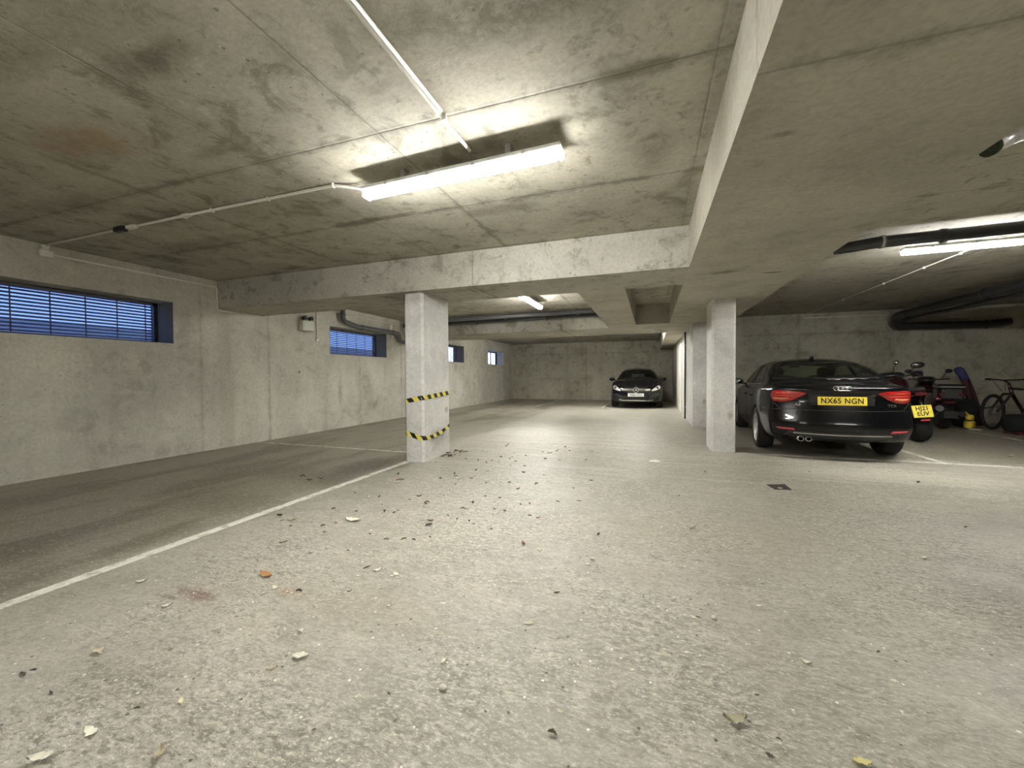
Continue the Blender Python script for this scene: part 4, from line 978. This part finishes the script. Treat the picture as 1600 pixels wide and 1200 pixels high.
o.add([((.088+.010*math.cos(2*PI*j/m2))*math.cos(2*PI*i/n), .008*math.sin(2*PI*j/m2), (.088+.010*math.cos(2*PI*j/m2))*math.sin(2*PI*i/n)) for i in range(n) for j in range(m2)],
      [(i*m2+j, i*m2+(j+1) % m2, ((i+1) % n)*m2+(j+1) % m2, ((i+1) % n)*m2+j) for i in range(n) for j in range(m2)], True)
for k in range(3):
    a = PI/2+2*PI*k/3; t_ = Vector((-math.sin(a), 0, math.cos(a)))*.016; tip = Vector((math.cos(a), 0, math.sin(a)))*.085; c = Vector((0, .008, 0))
    o.add([tip, t_, c*1.5, -t_, tip-c*.5], [(0, 1, 2), (0, 2, 3), (4, 3, 2), (4, 2, 1)])
o = o.obj('star_badge', m_chrome, car.root); o.location = (0, yb, .645)
h, nn = car.shoot(0, .75, 'front'); MB().lathe([(0, .004), (.016, .004), (.018, 0)], 14, (0, h.y+.004, .765), 'y').obj('bonnet_badge', m_chrome, car.root)
h, nn = car.shoot(0, .47, 'front'); car.plate((0, h.y+.012, .475), .52, .111, 0, 'KE66 HYC', m_wplate, 1)
car.patch([(-.38, .30), (.38, .30), (.42, .42), (-.42, .42)], 'front', .003, .008, .04).obj('lower_grille', m_trim, car.root)
car.strip([(-.56, .305), (-.45, .285), (.45, .285), (.56, .305)], 'front', .024, 'bumper_trim', m_chrome, off=.012, th=.012)
ws = [(-.70, .985), (-.4, 1.0), (0, 1.005), (.4, 1.0), (.70, .985), (.62, 1.16), (.52, 1.315), (.4, 1.34), (0, 1.355), (-.4, 1.34), (-.52, 1.315), (-.62, 1.16)]
car.window(ws, 'front', 'windscreen', m_wglass, .03)
rw = [(-.55, 1.02), (.55, 1.02), (.48, 1.25), (-.48, 1.25)]
car.window(rw, 'rear', 'rear_window', m_cglass, .03)
for vw in ('left', 'right'):
    car.window([(.75, 1.06), (1.05, 1.24), (1.55, 1.30), (1.58, 1.0)], vw, 'rear_side_window', m_cglass, .025)
    car.window([(1.64, 1.0), (1.62, 1.305), (2.1, 1.29), (2.35, 1.24), (2.65, 1.12), (2.9, .99)], vw, 'front_side_window', m_wglass, .025)
    h, nn = car.shoot(2.85, .98, vw); sd = -1 if vw == 'left' else 1
    o = MB().ball((h.x+sd*.17, 2.82, 1.0), (.11, .07, .07), 14, 10).obj('wing_mirror', m_black, car.root)
    MB().box((h.x-sd*.01, 2.80, .945), (h.x+sd*.09, 2.85, .975), .006).obj('mirror_arm', m_trim, o)
    for pts in ([(1.6, .96), (1.6, .3)], [(2.85, .94), (2.9, .6), (2.88, .3)], [(.95, .97), (1.0, .7), (1.1, .42)]): car.strip(pts, vw, .006, 'door_seam', m_trim)
car.strip([(-.72, .84), (-.60, .80), (-.3, .755), (.3, .755), (.60, .80), (.72, .84)], 'front', .006, 'bonnet_seam', m_trim)
for sg in (-1, 1): car.strip([(sg*.05, 1.0), (sg*.3, 1.03), (sg*.55, 1.05)][::sg], 'front', .012, 'wiper', m_trim, off=.014, th=.01)
car.finish(); car.wheels(5)
for x in (-.36, .36):
    o = MB().box((x-.24, 1.75, .40), (x+.24, 1.95, 1.06), .06).obj('front_seat', m_seat, car.root)
    MB().box((x-.12, 1.76, 1.08), (x+.12, 1.86, 1.25), .04).obj('headrest', m_seat, o)
MB().box((-.62, .85, .40), (.62, 1.0, 1.0), .05).obj('rear_bench', m_seat, car.root)
MB().box((-.66, 2.6, .55), (.66, 3.05, .95), .05).obj('dashboard', m_seat, car.root)
MB().box((-.10, 2.28, 1.26), (.10, 2.31, 1.32), .012).obj('interior_mirror', m_trim, car.root)
# ---------------------------------------------------------------- motorcycle with a two-line yellow plate
m_dred = mat('dark_red_gloss', (.022, .003, .005), .18, 0, .3, 30, coat=.8)
m_fair = mat('satin_black_fairing', (.010, .010, .011), .3, coat=.4)
m_alu = mat('dull_aluminium', (.38, .38, .37), .4, .9)
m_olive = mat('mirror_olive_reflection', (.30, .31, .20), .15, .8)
m_dlamp = mat('unlit_dark_red_lens', (.09, .006, .008), .2, 0, .3, 60)
def torus_mb(Rm, r, n=32, m2=8, axis='x', sq=1.0):
    vs = []
    for i in range(n):
        a = 2*PI*i/n
        for j in range(m2):
            c = 2*PI*j/m2; q = Rm+r*math.cos(c); s_ = r*sq*math.sin(c)
            vs.append({'x': (s_, q*math.cos(a), q*math.sin(a)), 'y': (q*math.cos(a), s_, q*math.sin(a))}[axis])
    return MB().add(vs, [(i*m2+j, i*m2+(j+1) % m2, ((i+1) % n)*m2+(j+1) % m2, ((i+1) % n)*m2+j) for i in range(n) for j in range(m2)], True)
def moto_wheel(root, c, Rw, tw, spokes=5):
    o = torus_mb(Rw-tw*.5, tw*.5, 36, 10, sq=1.35).obj('wheel', m_tyre, root); o.location = c
    torus_mb(Rw-tw*1.05, .016, 32, 6, sq=2.6).obj('rim', m_fair, o)
    b = MB().lathe([(0, -.05), (.045, -.05), (.045, .05), (0, .05)], 14, axis='x')
    for k in range(spokes):
        a = 2*PI*k/spokes; b.tube([(0, .04*math.cos(a), .04*math.sin(a)), (0, (Rw-tw)*math.cos(a), (Rw-tw)*math.sin(a))], .014, 6)
    b.obj('spokes', m_fair, o)
    MB().lathe([(.06, .05), (.14, .05), (.14, .055), (.06, .055)], 24, axis='x').obj('brake_disc', m_alu, o)
    return o
def loft(rows, m_n=14):
    """rows: (y, z centre, half width, half height, roundness) super-ellipse sections"""
    vs = []; fs = []
    for y, z, a, b2, k in rows:
        for j in range(m_n):
            t_ = 2*PI*j/m_n; c, s_ = math.cos(t_), math.sin(t_)
            vs.append((a*math.copysign(abs(c)**k, c), y, z+b2*math.copysign(abs(s_)**k, s_)))
    for i in range(len(rows)-1):
        for j in range(m_n): fs.append((i*m_n+j, i*m_n+(j+1) % m_n, (i+1)*m_n+(j+1) % m_n, (i+1)*m_n+j))
    fs += [list(range(m_n))[::-1], list(range((len(rows)-1)*m_n, len(rows)*m_n))]
    return MB().add(vs, fs, True)
mo = empty('motorcycle', (4.30, 8.62, 0), math.radians(-12), 'black motorcycle on its side stand right of the saloon with a square yellow plate', 'motorcycle')
mo.rotation_euler = (0, math.radians(-7), math.radians(-12))
moto_wheel(mo, (0, 0, .31), .31, .17); moto_wheel(mo, (0, 1.45, .30), .30, .12)
loft([(-.38, .83, .05, .035, .8), (-.25, .83, .09, .06, .8), (0, .80, .12, .09, .8), (.3, .76, .13, .10, .8)]).obj('tail_unit', m_dred, mo)
loft([(-.30, .885, .08, .03, .7), (-.1, .885, .13, .045, .7), (.12, .86, .14, .045, .7), (.2, .80, .13, .04, .7), (.62, .80, .15, .04, .7), (.75, .82, .10, .03, .7)]).obj('seat', m_seat, mo)
loft([(.66, .80, .10, .08, .8), (.78, .90, .15, .13, .8), (.98, .95, .19, .14, .8), (1.15, .95, .17, .11, .8), (1.25, .92, .10, .06, .8)]).obj('fuel_tank', m_dred, mo)
loft([(.30, .48, .16, .12, .7), (.5, .45, .20, .20, .7), (.85, .45, .21, .20, .7), (1.02, .5, .15, .15, .7)]).obj('engine', m_fair, mo)
b = MB().tube([(-.09, 0, .31), (-.10, .35, .40), (-.09, .5, .45)], .028, 8).tube([(.09, 0, .31), (.10, .35, .40), (.09, .5, .45)], .028, 8); b.obj('swingarm', m_fair, mo)
MB().tube([(0, 1.2, .95), (0, .85, .68), (.0, .35, .70)], .045, 8).obj('frame', m_fair, mo)
for s_ in (-1, 1): MB().tube([(s_*.10, 1.45, .30), (s_*.10, 1.26, .82), (s_*.10, 1.20, 1.0)], .026, 10).obj('fork_leg', m_alu, mo)
loft([(1.20, .95, .14, .10, .8), (1.34, .97, .15, .13, .8), (1.42, .95, .10, .10, .8)]).obj('headlamp_cowl', m_fair, mo)
loft([(1.12, 1.12, .20, .02, .8), (1.26, 1.10, .22, .09, .8), (1.36, 1.04, .16, .08, .8)]).obj('wind_deflector', m_fair, mo)
hb = MB().tube(bent([(-.40, .98, 1.08), (-.28, 1.10, 1.10), (0, 1.16, 1.06), (.28, 1.10, 1.10), (.40, .98, 1.08)], .06), .012, 8).obj('handlebar', m_fair, mo)
for s_ in (-1, 1):
    MB().tube([(s_*.40, .98, 1.08), (s_*.30, 1.085, 1.098)], .019, 10).obj('grip', m_tyre, hb)
    MB().tube([(s_*.41, 1.06, 1.08), (s_*.27, 1.17, 1.09)], .007, 6).obj('brake_lever', m_alu, hb)
    MB().tube([(s_*.27, 1.11, 1.11), (s_*.30, 1.10, 1.20), (s_*.35, 1.08, 1.25)], .007, 6).obj('mirror_stem', m_fair, hb)
    MB().ball((s_*.38, 1.08, 1.27), (.10, .022, .060), 16, 8).obj('mirror', m_fair if s_ < 0 else m_fair, hb)
    loft([(1.02, 1.10, .015, .015, .8), (1.10, 1.11, .09, .055, .8), (1.17, 1.11, .06, .04, .8)]).xf(Matrix.Translation((s_*.36, 0, 0))).obj('hand_guard', m_fair, hb)
    o = MB().tube([(s_*.06, -.28, .74), (s_*.17, -.30, .72)], .008, 6).obj('indicator_stalk', m_fair, mo); MB().ball((s_*.20, -.30, .72), (.04, .025, .025), 10, 6).obj('indicator', m_dlamp, o)
ph = MB().tube([(0, -.25, .80), (0, -.34, .60), (0, -.36, .42)], .020, 8).obj('plate_hanger', m_fair, mo)
o = MB().box((-.118, -.004, -.10), (.118, .004, .10), .006).obj('number_plate', m_ygold, mo); o.location = (-.02, -.40, .545); o.rotation_euler = (-.25, 0, 0)
for tx, z in (('HJ21', .043), ('EUV', -.045)):
    text_mb(tx, .092, Matrix.Translation((0, -.0048, z)) @ Matrix.Rotation(PI/2, 4, 'X'), .001, .82, .0025, 1.05).obj('lettering', m_ink, o)
MB().box((-.055, -.40, .385), (.055, -.385, .415), .004).obj('reflector', m_refl, mo)
MB().box((-.075, -.395, .80), (.075, -.37, .845), .01).obj('tail_lamp', m_dlamp, mo)
MB().tube([(.19, .85, .32), (.20, .45, .34), (.22, .1, .46), (.23, -.22, .56)], [.03, .035, .055, .05], 14).obj('exhaust', m_fair, mo)
MB().tube([(-.12, .55, .28), (-.24, .60, .032)], .012, 8).obj('side_stand', m_alu, mo)
loft([(-.24, .55, .06, .02, .8), (-.05, .665, .08, .02, .8), (.15, .67, .07, .02, .8)]).obj('mudguard', m_fair, mo)
# tall mirror on a thin rod, an olive reflection put into its colour
mr_ = MB().tube([(.05, 1.16, 1.10), (.06, 1.14, 1.28), (.09, 1.12, 1.31)], .006, 6).obj('tall_mirror_stem', m_fair, mo); loft([(1.10, 1.355, .035, .03, .8), (1.115, 1.36, .05, .042, .8), (1.13, 1.36, .045, .036, .8)]).xf(Matrix.Translation((.10, 0, 0))).obj('tall_mirror', m_olive, mr_)

# ---------------------------------------------------------------- second, bulkier scooter
sc = empty('scooter', (5.72, 10.75, 0), math.radians(-14), 'dark maroon scooter with a tall black top box beyond the motorcycle', 'scooter')
moto_wheel(sc, (0, 0, .27), .27, .14, 3); moto_wheel(sc, (0, 1.35, .26), .26, .12, 3)
loft([(-.30, .62, .08, .08, .7), (-.15, .60, .17, .16, .7), (.25, .56, .21, .22, .7), (.55, .50, .18, .22, .7), (.7, .40, .12, .12, .7)]).obj('rear_body', m_dred, sc)
loft([(-.22, .76, .12, .03, .7), (.1, .79, .16, .045, .7), (.6, .76, .15, .04, .7)]).obj('seat', m_seat, sc)
MB().box((-.16, .55, .22), (.16, 1.15, .30), .03).obj('footboard', m_fair, sc)
loft([(1.02, .55, .20, .30, .7), (1.12, .62, .23, .34, .7), (1.28, .62, .16, .30, .7)]).obj('leg_shield', m_dred, sc)
loft([(1.0, .98, .10, .05, .7), (1.12, 1.0, .16, .09, .7), (1.24, .98, .10, .07, .7)]).obj('headset', m_fair, sc)
hb = MB().tube(bent([(-.34, .98, 1.02), (0, 1.08, 1.0), (.34, .98, 1.02)], .1), .014, 8).obj('handlebar', m_fair, sc)
for s_ in (-1, 1):
    MB().tube([(s_*.22, 1.02, 1.02), (s_*.30, 1.0, 1.17)], .006, 6).obj('mirror_stem', m_fair, hb); MB().ball((s_*.33, 1.0, 1.2), (.06, .02, .045), 12, 8).obj('mirror', m_fair, hb)
tb = MB().box((-.19, -.46, .60), (.19, -.10, .88), .05).obj('top_box', m_fair, sc); MB().box((-.192, -.463, .86), (.192, -.098, .89), .012).obj('box_rim', m_alu, tb)
MB().box((-.20, -.47, .885), (.20, -.09, .93), .035).obj('box_lid', m_fair, tb)
for s_ in (-1, 1): MB().box((s_*.14-.035, -.475, .70), (s_*.14+.035, -.462, .76), .006).obj('box_reflector', m_dlamp, tb)
MB().box((-.09, -.33, .54), (.09, -.31, .60), .01).obj('tail_lamp', m_dlamp, sc)
loft([(-.42, .36, .05, .02, .8), (-.25, .50, .10, .03, .8), (0, .57, .11, .02, .8)]).obj('mudguard', m_fair, sc)
MB().box((-.10, -.45, .25), (.10, -.44, .40), .004).obj('number_plate_back', m_trim, sc)
MB().tube([(.16, .3, .22), (.18, .0, .26), (.19, -.30, .34)], [.03, .06, .055], 14).obj('exhaust', m_fair, sc)
MB().tube([(-.1, .45, .22), (-.2, .5, .012)], .011, 6).obj('side_stand', m_alu, sc)

# ---------------------------------------------------------------- slim bag, rucksack and yellow can by the scooter
m_purple = mat('blue_violet_cloth', (.055, .055, .16), .7, vary=.4, scale=30, bump=.3); m_maroon = mat('maroon_cloth', (.075, .022, .035), .8, vary=.4, scale=30, bump=.3)
m_cloth = mat('black_cloth', (.010, .010, .012), .9, vary=.4, scale=40, bump=.4)
bgp = [(6.72, 11.42, .03), (6.63, 11.44, .36), (6.54, 11.46, .72), (6.46, 11.47, 1.02)]
sb = MB().tube(bgp, [.06, .085, .082, .07], 14).obj('slim_bag', m_maroon, None, 'slim maroon cloth bag with a blue-violet hood leaning between scooter and bicycle', 'bag')
MB().tube([(6.462, 11.47, 1.01), (6.42, 11.48, 1.12), (6.37, 11.485, 1.21), (6.34, 11.49, 1.26), (6.33, 11.49, 1.28)], [.072, .075, .085, .06, .01], 14).obj('hood', m_purple, sb)
MB().tube([(6.58, 11.35, .45), (6.50, 11.36, .75), (6.47, 11.39, 1.0)], .010, 6).obj('strap', m_cloth, sb)
rk = loft([(-.14, .28, .17, .27, .6), (-.05, .30, .20, .30, .6), (.10, .30, .19, .30, .6), (.15, .28, .13, .24, .6)]).obj('rucksack', m_cloth, None, 'black rucksack standing against the slim maroon bag', 'bag', loc=(6.22, 11.06, 0)); rk.location.z = .015
loft([(-.2, .2, .12, .13, .6), (-.13, .2, .14, .15, .6)]).obj('front_pocket', m_cloth, rk)
MB().tube(bent([(-.05, .0, .58), (-.05, .0, .66), (.05, .0, .66), (.05, .0, .58)], .04), .010, 6).obj('grab_loop', m_cloth, rk)
m_yel = mat('yellow_plastic', (.80, .58, .06), .4, vary=.1)
yc_ = empty('plastic_canister', (6.13, 10.74, 0), math.radians(25), 'yellow plastic canister with a dark waist band by the rucksack', 'canister')
loft([(-.08, .14, .085, .11, .6), (0, .14, .10, .125, .6), (.08, .14, .085, .11, .6)]).obj('lower_body', m_yel, yc_)
loft([(-.06, .34, .07, .07, .6), (0, .345, .085, .085, .6), (.06, .34, .07, .07, .6)]).obj('upper_body', m_yel, yc_)
MB().tube([(-.04, 0, .40), (-.11, 0, .47), (-.13, 0, .50)], [.035, .025, .015], 10).obj('spout', m_yel, yc_)
MB().box((-.088, -.072, .245), (.088, .072, .275), .01).obj('waist_band', m_cloth, yc_)
yc_.scale = (.72, .72, .72)
cl = MB().box((0, 0, 0), (.18, .13, .045), .02).obj('rag', mat('pale_rag', (.40, .38, .31), .9, bump=.4), None, 'crumpled pale rag on the floor below the yellow canister', 'rag', loc=(6.02, 10.40, 0)); cl.rotation_euler = (0, 0, .4)

# ---------------------------------------------------------------- bicycle and holdall
m_bk = mat('bicycle_black', (.012, .012, .013), .35, coat=.5); m_spoke = mat('spoke_steel', (.35, .34, .30), .35, .9)
bi = empty('bicycle', (6.52, 10.80, 0), math.radians(22), 'black mountain bike at the right edge with its front wheel towards the scooter', 'bicycle')
def bike_wheel(c, rz=0.0):
    o = torus_mb(.335, .027, 40, 8, 'y').obj('wheel', m_tyre, bi); o.location = c; o.rotation_euler = (0, 0, rz)
    torus_mb(.305, .010, 40, 6, 'y', 1.4).obj('rim', m_fair, o)
    b = MB()
    for k in range(28):
        a = 2*PI*k/28; s_ = .022*(1 if k % 2 else -1); b.tube([(.02*math.cos(a+.9), s_, .02*math.sin(a+.9)), (.30*math.cos(a), 0, .30*math.sin(a))], .0016, 4, False, False)
    so = b.obj('spokes', m_spoke, o)
    MB().lathe([(0, -.05), (.022, -.045), (.022, .045), (0, .05)], 12, axis='y').obj('hub', m_alu, o)
    MB().lathe([(.03, .042), (.085, .042), (.085, .044), (.03, .044)], 24, axis='y').obj('disc_rotor', m_alu, o)
bike_wheel((0, 0, .362), math.radians(12)); bike_wheel((1.10, 0, .362))
hd = (.36, 0, .86); bb = (.68, 0, .31); st = (.84, 0, .80)
MB().tube([hd, (.40, 0, .73), bb], .030, 10).obj('down_tube', m_dred, bi)
MB().tube([(.375, 0, .83), st], .024, 10).obj('top_tube', m_bk, bi); MB().tube([bb, st], .020, 10).obj('seat_tube', m_bk, bi)
for s_ in (-1, 1):
    MB().tube([(.30, s_*.065, .72), (.16, s_*.062, .55), (0, s_*.06, .362)], .020, 10).obj('fork_leg', m_bk, bi)
    MB().tube([(1.10, s_*.06, .362), (.70, s_*.03, .31)], .010, 8).obj('chain_stay', m_bk, bi); MB().tube([(1.10, s_*.06, .362), (.83, s_*.02, .76)], .009, 8).obj('seat_stay', m_bk, bi)
MB().tube([(.40, 0, .74), (.33, 0, .94)], .024, 12).obj('head_tube', m_bk, bi); MB().box((.27, -.07, .70), (.36, .07, .745), .015).obj('fork_crown', m_bk, bi)
sm_ = MB().tube([(.33, 0, .95), (.24, 0, .99)], .018, 10).obj('stem', m_bk, bi)
hb = MB().tube(bent([(.32, -.37, 1.02), (.26, -.12, 1.01), (.235, 0, .995), (.26, .12, 1.01), (.32, .37, 1.02)], .06), .013, 8).obj('handlebar', m_bk, bi)
for s_ in (-1, 1):
    MB().tube([(.32, s_*.37, 1.02), (.288, s_*.25, 1.016)], .018, 10).obj('grip', m_tyre, hb)
    MB().tube([(.26, s_*.22, 1.01), (.20, s_*.24, .985), (.19, s_*.34, .97)], .006, 6).obj('brake_lever', m_chrome, hb)
    MB().tube([(.25, s_*.2, 1.0), (.14, s_*.08, .94), (.22, s_*.03, .78)], .004, 6).obj('brake_cable', m_trim, hb)
MB().tube([st, (.89, 0, .93)], .014, 8).obj('seat_post', m_alu, bi); loft([(-.05, 0, .02, .012, .8), (.05, .005, .035, .02, .8), (.2, .01, .07, .025, .8), (.25, .01, .06, .02, .8)]).xf(Matrix.Translation((.80, 0, .945)) @ Matrix.Rotation(-PI/2, 4, 'Z')).obj('saddle', m_seat, bi)
loft([(-.22, .42, .03, .004, .8), (0, .44, .035, .006, .8), (.22, .40, .03, .004, .8)]).xf(Matrix.Translation((0, 0, .03)) @ Matrix.Rotation(PI/2, 4, 'Z') @ Matrix.Diagonal((1, 1, 1, 1))).obj('mudguard', m_bk, bi)
cr = MB().lathe([(.075, -.05), (.09, -.05), (.09, -.045), (.075, -.045)], 28, bb, 'y').obj('chainring', m_alu, bi)
for s_ in (-1, 1): MB().tube([(bb[0], s_*.07, bb[2]), (bb[0]+s_*.12, s_*.08, bb[2]-s_*.11)], .010, 8).obj('crank', m_bk, bi); MB().box((bb[0]+s_*.12-.04, s_*.12-.05, bb[2]-s_*.11-.012), (bb[0]+s_*.12+.04, s_*.12+.05, bb[2]-s_*.11+.012), .005).obj('pedal', m_trim, bi)
MB().tube([(.9, -.05, .33), (.86, -.16, .01)], .009, 8).obj('kick_stand', m_alu, bi)
ho = empty('holdall', (6.78, 10.2, 0), math.radians(4), 'long black holdall with a dark red base in front of the bicycle', 'bag')
loft([(-.44, .19, .12, .12, .6), (-.38, .20, .16, .17, .6), (.38, .20, .16, .17, .6), (.44, .19, .12, .12, .6)]).xf(Matrix.Rotation(-PI/2, 4, 'Z')).obj('bag_body', m_cloth, ho)
MB().box((-.40, -.165, .002), (.42, .165, .05), .02).obj('bag_base', mat('dark_red_canvas', (.11, .012, .016), .8), ho)
MB().tube(bent([(-.15, -.12, .33), (-.12, -.14, .42), (.12, -.14, .42), (.15, -.12, .33)], .05), .010, 6).obj('carry_handle', m_cloth, ho)
